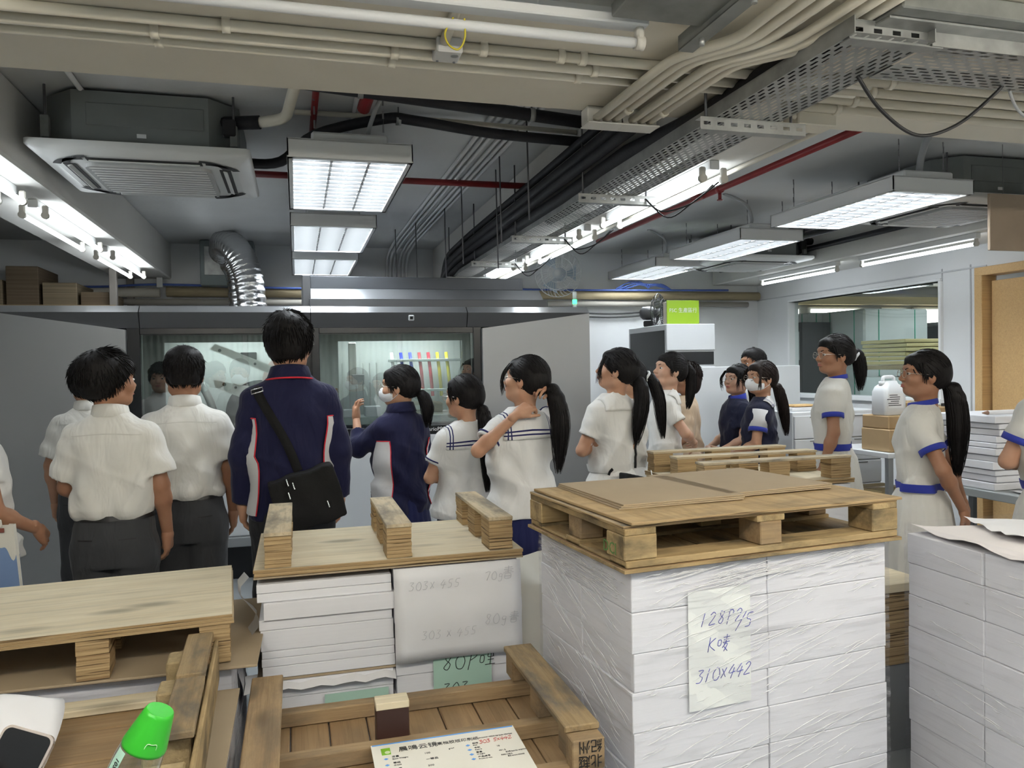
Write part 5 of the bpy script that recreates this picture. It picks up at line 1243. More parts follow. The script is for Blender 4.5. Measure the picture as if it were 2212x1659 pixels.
def make_hair(style, seed, tail=None, locks=False):
    rs = np.random.RandomState(seed); F = Fld(); parts = []; short = style in ('short', 'crop', 'bob')
    vol = {'short': 1.09, 'crop': 1.02, 'bob': 1.06, 'tail': 1.02}[style]
    C = np.array([0,-.012,.192]); R = np.array([.0845,.106,.1035])*vol
    F.el(C, R, .01)
    if style == 'short': F.el((0,-.040,.235), (.080,.078,.060), .03); F.el((0,.070,.228), (.062,.030,.034), .02); F.el((0,-.07,.15), (.066,.042,.06), .03)
    if style == 'crop': F.el((0,-.01,.248), (.078,.090,.050), .03); F.el((0,-.075,.14), (.056,.030,.05), .03)
    if style == 'bob': F.el((0,-.05,.13), (.085,.065,.09), .03)
    if style == 'tail': F.el((0,-.065,.165), (.070,.050,.060), .03); F.el((0,.062,.240), (.052,.030,.026), .02)
    lo = {'short': .098, 'crop': .115, 'bob': .05, 'tail': .105}[style]; dz = {'short': -.012, 'crop': .012, 'bob': -.02, 'tail': -.016}[style]
    def cut(P):
        lim = np.interp(P[..., 2]-dz, HZ, HY); d = P[..., 1]-lim
        return np.maximum(d*.7, lo+.25*np.maximum(0, np.abs(P[..., 0])-.04)-P[..., 2])
    F.add(cut, (-.2,-.3,-.1), (.2,.3,.4), .0, 'i')
    def tex(P): return 0
    parts.append(F.mesh(.0055))
    # surface strands
    n = 950 if short else 420; d = rs.normal(size=(n*3, 3)); d /= np.linalg.norm(d, axis=1, keepdims=True); S = C+d*R*(1.0 if not short else 1.02)
    keep = (cut(S) < .006) & (S[:, 2] > lo-.004); S = S[keep][:n]; nrm = (S-C)/R**2; nrm /= np.linalg.norm(nrm, axis=1, keepdims=True)
    if short:
        crown = np.array([0,-.05,.30]); dirv = S-crown; dirv -= (dirv*nrm).sum(1, keepdims=True)*nrm; dirv /= np.linalg.norm(dirv, axis=1, keepdims=True)+1e-6
        Ls = rs.uniform(.022,.052,(len(S),1))*(.8 if style == 'crop' else 1)
        lift = np.clip((S[:, 2:3]-.20)*4,0,1)*.55+.16
        P0 = S-nrm*.006-dirv*Ls*.4; K = np.stack([P0, P0+dirv*Ls*.6+nrm*Ls*(.1+lift*.5), P0+dirv*Ls*1.15+nrm*Ls*(lift)+rs.normal(size=S.shape)*.003], 1)
        parts.append(strands(K, .0050, .0005))
    else:
        g = np.array(tail['g']) if tail else np.array([0,-.1,.15]); t = np.linspace(0,1,6)[None,:,None]; S = S[:260]
        line = S[:, None]*(1-t*.8)+g*(t*.8); q = (line-C)/R; ln = np.linalg.norm(q, axis=2, keepdims=True); line = C+q/ln*R*1.012
        parts.append(strands(line, .0022, .0012))
    if tail:
        g = np.array(tail['g']); L_ = tail['len']; sw = tail.get('sway', 0.0); out = tail.get('out', .05)
        t = np.linspace(0, 1, 11); drop = np.clip(t*1.15-.08, 0, None)
        path = np.stack([g[0]+sw*t**1.5, g[1]-.018-out*np.sin(np.minimum(t*3.2, 1.57))-tail.get('bk', 0)*t, g[2]+tail.get('rise', .008)*np.sin(np.minimum(t*9, 3.14))-L_*drop], 1)
        rad = tail.get('r', .030)*np.interp(t, [0,.06,.2,.55,.85,1], [.62,.75,1,.95,.6,.22]); F2 = Fld()
        for i in range(10): F2.rc(path[i], path[i+1], rad[i], rad[i+1], .008)
        parts.append(F2.mesh(.0075))
        n = 170; a = rs.uniform(0, 6.283, n); rr = np.sqrt(rs.uniform(.3, 1, n)); tt = np.linspace(0, 1, 9)
        pp = np.stack([np.interp(tt, t, path[:, k]) for k in range(3)], 1); rd = np.interp(tt, t, rad)+.003
        sp = 1+.35*tt[None]*rs.uniform(-.2,1,(n,1)); ofs = np.stack([np.cos(a)[:, None]*rr[:, None]*rd*sp, np.sin(a)[:, None]*rr[:, None]*rd*sp, np.zeros((n, 9))], 2)
        K = pp[None]+ofs; K[:, :, 2] -= rs.uniform(-.03,.03,(n,1))*tt[None]; parts.append(strands(K, .0026, .0007))
    if style == 'tail' and not locks:
        for s in (-1, 1):
            n = 14; tt = np.linspace(0, 1, 6); st = np.stack([s*(.070+.006*rs.rand(n)), .030+.030*rs.rand(n), .215+.012*rs.rand(n)], 1); en = np.stack([s*(.076+.006*rs.rand(n)), .018+.022*rs.rand(n), .120+.035*rs.rand(n)], 1)
            K = st[:, None]*(1-tt[None, :, None])+en[:, None]*tt[None, :, None]; K[:, :, 0] += s*.008*np.sin(tt*3.14)[None]; parts.append(strands(K, .0030, .0006))
    if locks:
        for s in (-1, 1):
            n = 26; tt = np.linspace(0, 1, 7); st = np.stack([s*(.066+.010*rs.rand(n)), .052+.02*rs.rand(n), .232+.008*rs.rand(n)], 1); en = np.stack([s*(.078+.014*rs.rand(n)), .062+.030*rs.rand(n), .075+.05*rs.rand(n)], 1)
            K = st[:, None]*(1-tt[None, :, None])+en[:, None]*tt[None, :, None]; K[:, :, 0] += s*.018*np.sin(tt*3.14)[None]; K[:, :, 1] += .012*np.sin(tt*3.14)[None]; parts.append(strands(K, .0026, .0006))
    return join(parts)
# ---- hands (wrist at the origin, fingers +x, thumb +y, back of the hand +z)
def make_hand(curl, spread=.12, thumb=.6):
    F = Fld(); F.rc((-.035,0,0), (.01,0,0), .0235, .024, .01); F.rc((.015,.014,0), (.072,.022,0), .020, .016, .02); F.rc((.015,-.012,0), (.070,-.026,0), .019, .014, .02); F.el((.045,0,-.004), (.045,.036,.015), .02)
    for i, (by, ln) in enumerate(((.030,.074),(.010,.082),(-.010,.076),(-.029,.060))):
        a = spread*(1.5-i)*.6; p = np.array([.078-.004*abs(i-1), by, 0.0]); ang = .15+curl*.35
        for j, (f, r) in enumerate(((.46,.0088),(.30,.0080),(.24,.0070))):
            d = np.array([math.cos(ang)*math.cos(a), math.sin(a)*math.cos(ang), -math.sin(ang)]); q = p+d*ln*f; F.rc(p, q, r, r-.0008, .004); p = q; ang += curl*(.75 if j == 0 else .6)
    d = np.array([math.cos(thumb), math.sin(thumb), -.35]); p = np.array([.018,.026,-.006]); q = p+d*.040; F.rc(p, q, .0125, .0105, .012); d2 = np.array([math.cos(thumb*.55), math.sin(thumb*.55), -.45]); q2 = q+d2*.030; F.rc(q, q2, .0100, .0090, .005); F.rc(q2, q2+d2*.022, .0090, .0078, .004)
    return F.mesh(.0044)
HANDS = {'relax': make_hand(.55), 'grip': make_hand(1.15, .03, .45), 'flat': make_hand(.12, .2, .7), 'pinch': make_hand(.8, .10, .35)}
def hand_at(W, d, up, pose, left, s=1.0):
    V, Q = HANDS[pose]; V = V*s
    if left: V = V*np.array([1,-1,1]); Q = Q[:, ::-1]
    d = np.array(d, float); d /= np.linalg.norm(d); up = np.array(up, float); up -= d*(up @ d); up /= np.linalg.norm(up); y = np.cross(up, d)
    return np.array(W)+V @ np.stack([d, y, up]), Q
# ---- lofted torso
def loftf(tab, A=0.0, seed=0, p=2.35, z0=None, z1=None):
    T_ = np.array(tab, float); rs = np.random.RandomState(seed); ph = rs.uniform(0, 6.28, 8)
    def f(P):
        x, y, z = P[..., 0], P[..., 1], P[..., 2]; a = np.interp(z, T_[:, 0], T_[:, 1]); b = np.interp(z, T_[:, 0], T_[:, 2]); cy = np.interp(z, T_[:, 0], T_[:, 3])
        k = ((np.abs(x)/a)**p+(np.abs(y-cy)/b)**p)**(1/p); d = (k-1)*np.minimum(a, b)
        if A:
            w = .35+.65*np.clip((1.36-z)*4, 0, 1)
            d = d+A*w*(np.sin(30*x+7*np.sin(5*z+ph[0])+ph[1])*.55+np.sin(19*z+14*x*np.sin(ph[2])+3*np.sin(11*x+ph[3]))*.35+np.sin(47*x-22*z+ph[4])*.3+np.sin(52*x+30*z+ph[5])*.25)-A*.9*np.clip((1.30-z)*6,0,1)*((1-np.abs(np.sin(9*x+3.2*z+ph[6])))**4+(1-np.abs(np.sin(8*x-4.5*z+ph[7])))**4+.7*(1-np.abs(np.sin(5*x+11*z+ph[3])))**5)
        return np.maximum(d, np.maximum(z-T_[-1, 0], T_[0, 0]-z))
    lo = (-T_[:, 1].max()-.02, (T_[:, 3]-T_[:, 2]).min()-.02, T_[0, 0]); hi = (T_[:, 1].max()+.02, (T_[:, 3]+T_[:, 2]).max()+.02, T_[-1, 0])
    return f, lo, hi
SKT = [(.78,.135,.095,0),(.92,.128,.090,0),(1.05,.120,.082,0),(1.2,.140,.095,0),(1.32,.150,.09,0),(1.40,.105,.068,-.008),(1.435,.052,.050,-.012)]
TORSO = {
 'boy': [(.955,.150,.112,0),(.975,.170,.130,0),(1.00,.178,.137,0),(1.10,.170,.130,0),(1.22,.180,.128,0),(1.30,.186,.120,-.004),(1.34,.178,.108,-.008),(1.375,.150,.092,-.012),(1.405,.112,.078,-.014),(1.43,.076,.066,-.014),(1.445,.062,.058,-.014)],
 'girl': [(.965,.130,.100,0),(1.00,.136,.103,0),(1.10,.142,.108,0),(1.22,.158,.120,.008),(1.31,.168,.108,0),(1.36,.160,.095,-.006),(1.395,.120,.080,-.012),(1.42,.080,.066,-.014),(1.435,.060,.056,-.014)],
 'blouse': [(.875,.190,.156,0),(.90,.190,.154,0),(1.00,.170,.132,0),(1.12,.160,.120,0),(1.22,.168,.124,.006),(1.31,.174,.112,0),(1.36,.164,.098,-.006),(1.395,.120,.080,-.012),(1.42,.080,.066,-.014),(1.435,.060,.056,-.014)],
 'jacket': [(.80,.170,.142,0),(.84,.176,.146,0),(1.00,.174,.142,0),(1.15,.176,.138,0),(1.25,.182,.134,0),(1.31,.186,.124,-.004),(1.35,.176,.108,-.008),(1.385,.146,.092,-.012),(1.415,.105,.080,-.014),(1.455,.072,.068,-.014)]}
POSE = {   # elbow, wrist, hand direction, back-of-hand normal, hand pose for the right side (+x); left is mirrored
 'hang': ((.205,-.022,1.095),(.212,.045,.865),(0,.15,-1),(1,0,0),'relax'),
 'front': ((.205,.02,1.095),(.12,.20,1.0),(-.9,.35,-.2),(.2,1,.3),'relax'),
 'frontlow': ((.195,.015,1.09),(.14,.20,.985),(-.35,.6,-.7),(.8,.5,.3),'relax'),
 'fold': ((.225,.045,1.105),(-.02,.185,1.10),(-1,-.15,-.1),(.1,1,.3),'grip'),
 'back': ((.215,-.12,1.10),(.055,-.20,.885),(-.55,-.2,-1),(0,-1,.2),'relax'),
 'backfold': ((.20,-.13,1.14),(-.04,-.205,1.05),(-1,-.0,-.3),(0,-1,.2),'grip'),
 'raise': ((.235,.13,1.205),(.165,.255,1.375),(-.15,.25,1),(.6,.8,0),'pinch'),
 'hairnear': ((.285,-.02,1.225),(.105,-.135,1.405),(-.8,-.1,.45),(.2,-.6,.8),'grip'),
 'hairfar': ((.30,.06,1.40),(.135,-.085,1.53),(-.85,-.5,.1),(.2,-.4,.9),'grip'),
 'elbowout': ((.265,.02,1.10),(.10,.19,1.06),(-.95,.2,0),(.1,1,.3),'grip')}
NAMEB = 'person'
def ringpts(tf, z, n=40, off=.003, cz=0):
    """closed ring round a torso field at height z"""
    a = np.linspace(0, 2*math.pi, n, endpoint=False); d = np.stack([np.cos(a), np.sin(a), 0*a], 1); P = np.array([0,0,z])+d*.34
    return march(tf, P, -d, off)
def march(tf, P, d, off, n=44, st=.55):
    P = P.copy()
    for _ in range(n): P += d*np.clip(tf(P)-off, -.02, .08)[..., None]*st
    return P
def band(tf, z0, z1, off, rows=3, n=48):
    V = []; 
    for i in range(rows):
        z = z0+(z1-z0)*i/(rows-1); V.append(ringpts(tf, z, n, off))
    V = np.concatenate(V); Q = []
    for i in range(rows-1):
        for j in range(n): Q.append((i*n+j, i*n+(j+1) % n, (i+1)*n+(j+1) % n, (i+1)*n+j))
    return V, np.array(Q)
def patch(tf, S, d, off):
    """S (a,b,3) start points, d direction(s)"""
    a, b, _ = S.shape; V = march(tf, S.reshape(-1, 3), np.broadcast_to(d, S.shape).reshape(-1, 3), off); i, j = np.meshgrid(np.arange(a-1), np.arange(b-1), indexing='ij'); i = i.ravel(); j = j.ravel()
    return V, np.stack([i*b+j, i*b+j+1, (i+1)*b+j+1, (i+1)*b+j], 1)
def tubering(c, d, r, w, n=20, t=.003):
    """short sleeve cuff band round axis d at c"""
    d = np.array(d, float); d /= np.linalg.norm(d); u = np.cross(d, (0.3,.9,.2)); u /= np.linalg.norm(u); v = np.cross(d, u); V = []
    for k, (s, rr) in enumerate(((-w, r+t*.4), (-w, r+t), (0.002, r+t), (.002, r-t))):
        for j in range(n): a = 2*math.pi*j/n; V.append(np.array(c)+d*s+(u*math.cos(a)+v*math.sin(a))*rr)
    Q = [(k*n+j, k*n+(j+1) % n, (k+1)*n+(j+1) % n, (k+1)*n+j) for k in range(3) for j in range(n)]; return np.array(V), np.array(Q)
_hc = {}
def person(x, y, h, yaw, label, outfit, hair, head=(0,0,0), arms=('hang','hang'), skin=0, opts=(), build=1.0, lean=0, seed=1, tops=None, hairm=None, tail=None, group='students and visitors watching the press'):
    s = h/1.70; root = empty(NAMEB, (x, y, 0), math.radians(yaw), label, 'person', group)
    rs = np.random.RandomState(seed); male = outfit in ('shirt','jacket_m','man'); sk = SK[skin]
    def put(nm, VQ, m, par=root, mi=None, sm=True, lab=None):
        V, Q = VQ; o = link(nm, amesh(nm, V*s, Q, m, mi, sm), par)
        if lab: o['label'] = lab
        return o
    # arms
    ua, fa = ((.049,.040,.036,.026) if male else (.043,.036,.033,.0235))[:2], ((.049,.040,.036,.026) if male else (.043,.036,.033,.0235))[2:]
    shx = .172 if male else .148; J = {}
    for side, sx in (('L', -1), ('R', 1)):
        E, W, hd, up, hp = POSE[arms[0] if side == 'L' else arms[1]]; mx = np.array([sx, 1, 1]); wf_ = 1.0 if male else .90
        J[side] = (np.array([sx*shx*.86, -.008, 1.325 if male else 1.328]), np.array(E)*mx*np.array([wf_,1,1]), np.array(W)*mx*np.array([wf_,1,1]), np.array(hd)*mx, np.array(up)*mx, hp)
    B = Fld(); B.add(*loftf(SKT), .01)
    for side in 'LR':
        S, E, W, hd, up, hp = J[side]; B.rc(S, E, ua[0]-.006, ua[1], .03); B.rc(E, W, ua[1]-.001, fa[1], .015); B.el(E*.72+W*.28, (.038*(1 if male else .9),)*3, .03)
    for sx in (-1, 1):
        B.rc((sx*.082,0,.86), (sx*.088,.012,.47), .078, .050, .02); B.rc((sx*.088,.012,.47), (sx*.088,-.008,.085), .050, .034, .02); B.rc((sx*.088,-.01,.05), (sx*.095,.12,.03), .034, .028, .02)
    parts = [B.mesh(.0115)]
    for side in 'LR':
        S, E, W, hd, up, hp = J[side]; parts.append(hand_at(W, hd, up, hp, side == 'L', .98 if male else .92))
    # head
    R = rotz(math.radians(head[0])) @ rotx(math.radians(head[1])) @ roty(math.radians(head[2])); NB = np.array([0,-.014,1.393])
    hs = 1.065
    def hx(V): return NB+(V*hs) @ R.T
    parts.append((hx(HEADM[0]), HEADM[1])); put('body', join(parts), sk)
    hm = hairm or HAIR; key = (hair, seed % 3, str(tail), 'locks' in opts)
    if key not in _hc: _hc[key] = make_hair(hair, seed % 3, tail, 'locks' in opts)
    put('hair', (hx(_hc[key][0]), _hc[key][1]), hm)
    # face
    for sx in (-1, 1):
        mb = MB().lathe([(.0118*math.sin(a), -.0118*math.cos(a)) for a in np.linspace(.15, 2.99, 9)], 14, cap=False); V = np.array(mb.v); Vr = np.stack([V[:, 0], V[:, 2], V[:, 1]], 1); Vr[:, 0] *= -1
        q = np.array(mb.f); mi = np.array([1 if np.mean(Vr[list(f)], 0)[1] > .0072 else 0 for f in mb.f]); put('eye', (hx(Vr*np.array([1.05,1,.60])+np.array([sx*.033,.0835,.171])), q), [SCLERA, IRIS], mi=mi)
        tt = np.linspace(0,1,6); br = np.stack([sx*(.016+.034*tt), .0965-.016*tt**2, .190+.007*np.sin(tt*2.6)], 1)[None]; V, Q = strands(br, .0036, .0016, 4); put('eyebrow', (hx(V), Q), hm)
    for zz_, rr_ in ((.1165,.0042),(.1085,.0050)):
        tt = np.linspace(-1,1,9); lp_ = np.stack([.021*tt, .1035-.012*tt**2, zz_+0*tt], 1); mb = MB().tube([tuple(p) for p in lp_], [rr_*(1-.75*t_*t_) for t_ in tt], 6, cap=False); put('lips', (hx(np.array(mb.v)), np.array(mb.f)), LIPS)
    if 'glasses' in opts:
        mb = MB()
        for sx in (-1,1):
            mb.tube([(sx*.034+.023*math.cos(a), .108-.05*abs(.023*math.cos(a))*.4, .168+.019*math.sin(a)) for a in np.linspace(0,6.283,21)[:-1]], .0014, 5, closed=True)
            mb.tube([(sx*.057,.106,.174),(sx*.077,.085,.172),(sx*.082,.0,.170),(sx*.080,-.015,.160)], .0014, 5, cap=False)
        mb.tube([(-.011,.108,.172),(0,.111,.175),(.011,.108,.172)], .0013, 5, cap=False); put('glasses', (hx(np.array(mb.v)), np.array(mb.f)), WIRE)
        lm = MB()
        for sx in (-1,1): lm.add([(sx*.034+.022*math.cos(a), .1075, .168+.018*math.sin(a)) for a in np.linspace(0,6.283,17)[:-1]]+[(sx*.034,.1085,.168)], [(i,(i+1)%16,16,16) for i in range(16)])
        V = np.array(lm.v); put('lenses', (hx(V), np.array([(f[0],f[1],f[2],f[2]) for f in lm.f])[:, [0,1,2,2]] if 0 else np.array([(f[0],f[1],f[2],f[3]) for f in lm.f])), LENS) if 0 else None
    if 'mask' in opts:
        M_ = Fld(); M_.el((0,.040,.117), (.071,.078,.052), .01); M_.el((0,.10,.135), (.030,.022,.028), .03)
        M_.add(lambda P: .022-P[..., 1], (-.2,-.2,-.1), (.2,.3,.4), 0, 'i'); mk = put('face_mask', (lambda vq: (hx(vq[0]), vq[1]))(M_.mesh(.0065)), MASKW)
        mb = MB()
        for sx in (-1,1): mb.tube([(sx*.066,.035,.145),(sx*.080,-.004,.188),(sx*.084,-.016,.165),(sx*.078,-.008,.125),(sx*.064,.035,.092)], .0018, 4, cap=False)
        put('ear_loops', (hx(np.array(mb.v)), np.array(mb.f)), MASKW)
    if 'tie' in opts:
        g = np.array(tail['g'])+np.array([0,-.020,.004]); mb = MB().tube([(g[0]+.027*math.cos(a)*(1+.08*math.sin(5*a)), g[1]+.010*math.sin(2*a), g[2]+.027*math.sin(a)) for a in np.linspace(0,6.283,25)[:-1]], .0085, 7, closed=True); put('hair_tie', (hx(np.array(mb.v)), np.array(mb.f)), MASKW)
    # garments
    kind = {'shirt':'boy','man':'boy','jacket_m':'jacket','jacket_f':'jacket','sailor':'blouse','dress':'girl','dress_blue':'girl','navy_sailor':'blouse','vest':'girl','beige':'blouse'}[outfit]
    tab = [(z_, a*build*(1.0 if outfit != 'jacket_f' else .94), b*build, c) for z_, a, b, c in TORSO[kind]]
    TF = Fld(); lf = loftf(tab, .0115 if kind != 'jacket' else .012, seed); TF.add(lf[0], lf[1], lf[2], .01)
    topm = tops or {'shirt':SHIRT,'man':SHIRT,'jacket_m':NAVY,'jacket_f':NAVY,'sailor':BLOUSE,'dress':DRESS,'dress_blue':DRESSG,'navy_sailor':VEST,'vest':VEST,'beige':BEIGE}[outfit]
    G = Fld(); G.add(lf[0], lf[1], lf[2], .012); cuffs = []
    longs = outfit in ('jacket_m','jacket_f'); ext = {'beige': .98, 'shirt': .80, 'man': .8}.get(outfit, .62) if 'short_sleeve' not in opts else .5
    for side in 'LR':
        S, E, W, hd, up, hp = J[side]; S2 = S
        if longs:
            upr = arms[0 if side == 'L' else 1] == 'raise'; W2 = E+(W-E)*(.55 if upr else .95)
            fs = [rcf(S2, E, .066, .056), rcf(E, W2, .056, .047)]; ax_, end, re = (W2-E), W2, .047
        else:
            end = S2+(E-S2)*ext; ax_ = end-S2; re = .066 if male else .060; re *= 1.08 if outfit in ('shirt','sailor') else 1
            if male: re = .084
            fs = [rcf(S2, end, (.064 if male else .056), re)]
        axn = ax_/np.linalg.norm(ax_)
        def sf(P, fs=fs, end=end, axn=axn, re=re):
            d = fs[0](P)
            for f in fs[1:]:
                e = f(P); hh = np.clip(.5+.5*(d-e)/.03, 0, 1); d = d*(1-hh)+e*hh-.03*hh*(1-hh)
            d = d+.004*np.sin(60*P[..., 2]+25*P[..., 0]+seed)*np.clip(1-np.abs(P[..., 2]-1.2)*3, 0, 1)
            q = P-end; t = q @ axn; rad = np.sqrt(np.maximum((q*q).sum(-1)-t*t, 0)); inner = np.maximum(rad-(re-.017), -(t+.045))
            return np.maximum(np.maximum(d, t), -inner)
        allp = np.stack([S2, E, end]); G.add(sf, allp.min(0)-.09, allp.max(0)+.09, .03); cuffs.append((end, axn, re))
    put('jacket' if longs else 'dress_top' if 'dress' in outfit else 'shirt' if male else 'blouse', G.mesh(.0085), topm)
    tf = TF.ev
    def ringneck(r0, z0, z1, r1, m, nm, open_=0, fall=.0, col=None):
        mb = MB(); rows = []; n = 36
        for rr, zz_ in ((r0, z0), (r0+.004, z1), (r0+.010, z1-.002), (r1, z0+.004-fall), (r1-.003, z0-fall)):
            rows.append([(rr*math.cos(a)*1.02, -.016+rr*.95*math.sin(a), zz_+.016*(-math.sin(a))*.8) for a in np.linspace(math.pi/2+open_, math.pi/2+2*math.pi-open_, n)])
        mb.grid(rows); return put(nm, (np.array(mb.v), np.array(mb.f)), m)
    if outfit in ('shirt','man'): ringneck(.062, 1.415, 1.462, .083, topm, 'collar', .25, .012)
    if outfit in ('jacket_m','jacket_f'):
        ringneck(.070, 1.425, 1.470, .098, NAVY, 'collar', .25, .015)
        mb = MB(); mb.tube([(.100*math.cos(a)*1.02, -.016+.100*.95*math.sin(a), 1.410+.016*(-math.sin(a))*.8) for a in np.linspace(math.pi/2+.3, math.pi/2+6.283-.3, 40)], .0065, 6, flat=.6)
        if outfit == 'jacket_m': put('collar_piping', (np.array(mb.v), np.array(mb.f)[:-0 or None] if 0 else np.array([f for f in mb.f if len(f) == 4])), RED)
        for sx in (-1, 1):     # white side panel with red piping
            th0, th1 = (-.62, .35); th = np.linspace(th0, th1, 8); zz_ = np.linspace(.83, 1.25, 14); S_ = np.zeros((14, 8, 3)); D_ = np.zeros((14, 8, 3))
            for i in range(14):
                w_ = 1-.45*(i/13)**2
                for j in range(8):
                    a = (th[j]*w_-.25*(i/13)); dd = np.array([sx*math.cos(a), math.sin(a), 0]); S_[i, j] = np.array([0,0,zz_[i]])+dd*.36; D_[i, j] = -dd
            V, Q = patch(tf, S_, D_, .0085)
            if sx < 0: Q = Q[:, ::-1]
            put('side_panel', (V, Q), PANEL); Vg = V.reshape(14, 8, 3); ed = np.concatenate([Vg[:, 0], Vg[-1, 1:]]); mb = MB().tube([tuple(p) for p in ed], .0032, 5, cap=False); put('panel_piping', (np.array(mb.v), np.array(mb.f)), RED)
    def sailor_collar(mbase, mstripe, wd=.150, zb=1.275, stripes=True, offs=.007):
        us = np.array([-1,-.90,-.86,-.80,-.76,-.5,-.25,0,.25,.5,.76,.80,.86,.90,1.0]) if stripes else np.linspace(-1,1,13); vs = np.array([0,.12,.17,.24,.29,.5,.7,.85,1.0]) if stripes else np.linspace(0,1,8)
        a_, b_ = len(vs), len(us); S_ = np.zeros((a_, b_, 3)); D_ = np.zeros((a_, b_, 3))
        for i, v in enumerate(vs):
            for j, u in enumerate(us):
                zt = 1.435-.030*abs(u)**1.2; z_ = zb+(zt-zb)*v; S_[i, j] = (u*wd*(1-.10*v), -.26, z_+.10*v**2); d = np.array([0, 1, -.42*v**2]); D_[i, j] = d/np.linalg.norm(d)
        V, Q = patch(tf, S_, D_, offs); nb = b_-1
        # ray that passed over the shoulder: keep close to the torso
        Q = Q[(V[Q][:, :, 1].max(1) < .12)]
        mi = np.zeros(len(Q), int)
        if stripes:
            ij = [(i, j) for i in range(a_-1) for j in range(b_-1)]; V4 = V
            full = np.stack([np.array([i*b_+j for i, j in ij])], 1)[:, 0]; ok = {int(q[0]): k for k, q in enumerate(Q)}
            for (i, j) in ij:
                k = ok.get(i*b_+j)
                if k is None: continue
                if j in (1, 3, 10, 12) or i in (1, 3): mi[k] = 1
        o = put('collar', (V, Q), [mbase, mstripe], mi=mi, sm=False); so_ = o.modifiers.new('thick', 'SOLIDIFY'); so_.thickness = .003; so_.offset = 1
    if outfit == 'sailor':
        sailor_collar(BLOUSE, STRIPE)
        for e, a, r in cuffs: put('cuff_stripe', tubering(np.array(e)-np.array(a)*.018, a, r+.003, .006), STRIPE)
    if outfit == 'navy_sailor':
        sailor_collar(BLOUSE, STRIPE, .12, 1.36)
        for e, a, r in cuffs: put('sleeve', tubering(e, a, r+.002, .16), PANEL); put('cuff', tubering(e, a, r+.005, .03), BLUE)
    if outfit == 'dress': sailor_collar(DRESS, DRESS, .135, 1.335, False, .006)
    if outfit == 'dress_blue':
        ringneck(.064, 1.412, 1.440, .078, BLUE, 'collar', .15, .0)
        for e, a, r in cuffs: put('cuff', tubering(e, a, r, .028, t=.005), BLUE)
    if outfit == 'vest': ringneck(.062, 1.41, 1.455, .080, BLUE, 'collar', .25, .01)
    if outfit == 'beige': ringneck(.060, 1.415, 1.432, .070, BEIGE, 'collar', 0, 0)
    # lower garments
    def skirt(m, z0, z1, a0, b0, a1, b1, np_=26, amp=.035, nm='skirt'):
        n = np_*4; rows = []
        for i, f in enumerate(np.linspace(0, 1, 9)):
            z_ = z0+(z1-z0)*f; row = []
            for j in range(n):
                t = 2*math.pi*j/n; ph = (j % 4)/4; pl = (ph if ph < .75 else (1-ph)*3)*2-1; w = 1+amp*min(1, f*1.6+.1)*pl+.02*f*math.sin(3*t+seed)
                row.append(((a0+(a1-a0)*(.34*f**.22+.66*f))*w*math.cos(t), (b0+(b1-b0)*(.42*f**.22+.58*f))*w*math.sin(t), z_))
            rows.append(row)
        mb = MB().grid(rows, 0, False, True); put(nm, (np.array(mb.v), np.array(mb.f)), m, sm=False)
    if male or outfit in ('beige','jacket_f0'):
        L_ = Fld(); hip = loftf([(.74,.168*build,.118*build,0),(.85,.176*build,.132*build,-.004),(.93,.166*build,.124*build,0),(.985,.150*build,.112*build,0)], .003, seed+5); L_.add(hip[0], hip[1], hip[2], .03)
        for sx in (-1, 1): L_.rc((sx*.086,0,.80), (sx*.095,.012,.46), .098*build, .080, .03); L_.rc((sx*.095,.012,.46), (sx*.095,-.002,.085), .080, .070, .03)
        put("trousers", L_.mesh(.013), TROU if outfit == 'shirt' else TROUD); HF = Fld(); HF.add(hip[0], hip[1], hip[2], .0)
        put('belt', band(HF.ev, .955, .978, .006), LEATH)
        if outfit == 'shirt':
            for sx in (-1, 1):
                S_ = np.zeros((2, 7, 3)); 
                for j in range(7): S_[0, j] = (sx*(.055+.011*j), -.3, .872); S_[1, j] = (sx*(.055+.011*j), -.3, .877)
                V, Q = patch(HF.ev, S_, np.array([0,1.,0]), .003); put('back_pocket', (V, Q), LEATH)
    elif outfit in ('sailor','jacket_f','navy_sailor','vest'): skirt(NAVYS, 1.0, .46, .122, .092, .235, .195)
    else:
        skirt(topm, .985, .47, .137, .107, .245, .205, 18, .05, 'dress_skirt'); bm = BLUE if outfit == 'dress_blue' else topm
        put('belt', band(tf, .975, 1.018, .006), bm)
    if outfit == 'shirt':
        S_ = np.zeros((2, 17, 3))
        for j in range(17): u = -1+2*j/16; S_[0, j] = (u*.15, -.3, 1.335+.004*math.cos(u*3)); S_[1, j] = (u*.15, -.3, 1.339+.004*math.cos(u*3))
        V, Q = patch(tf, S_, np.array([0,1.,0]), .0025); put('yoke_seam', (V, Q), cloth('seam_cloth', (.60,.59,.55), .05) if 'seam_cloth' not in MATS else MATS['seam_cloth'])  # slightly darker strip along the yoke seam
    for sx in (-1, 1):
        F = Fld(); F.rc((sx*.088,-.045,.04), (sx*.098,.14,.032), .043, .036, .02); F.add(lambda P: .004-P[..., 2], (-1,-1,-1), (1,1,1), 0, 'i'); put('shoe', F.mesh(.011), SHOE)
    return root, tf, s, hx, put
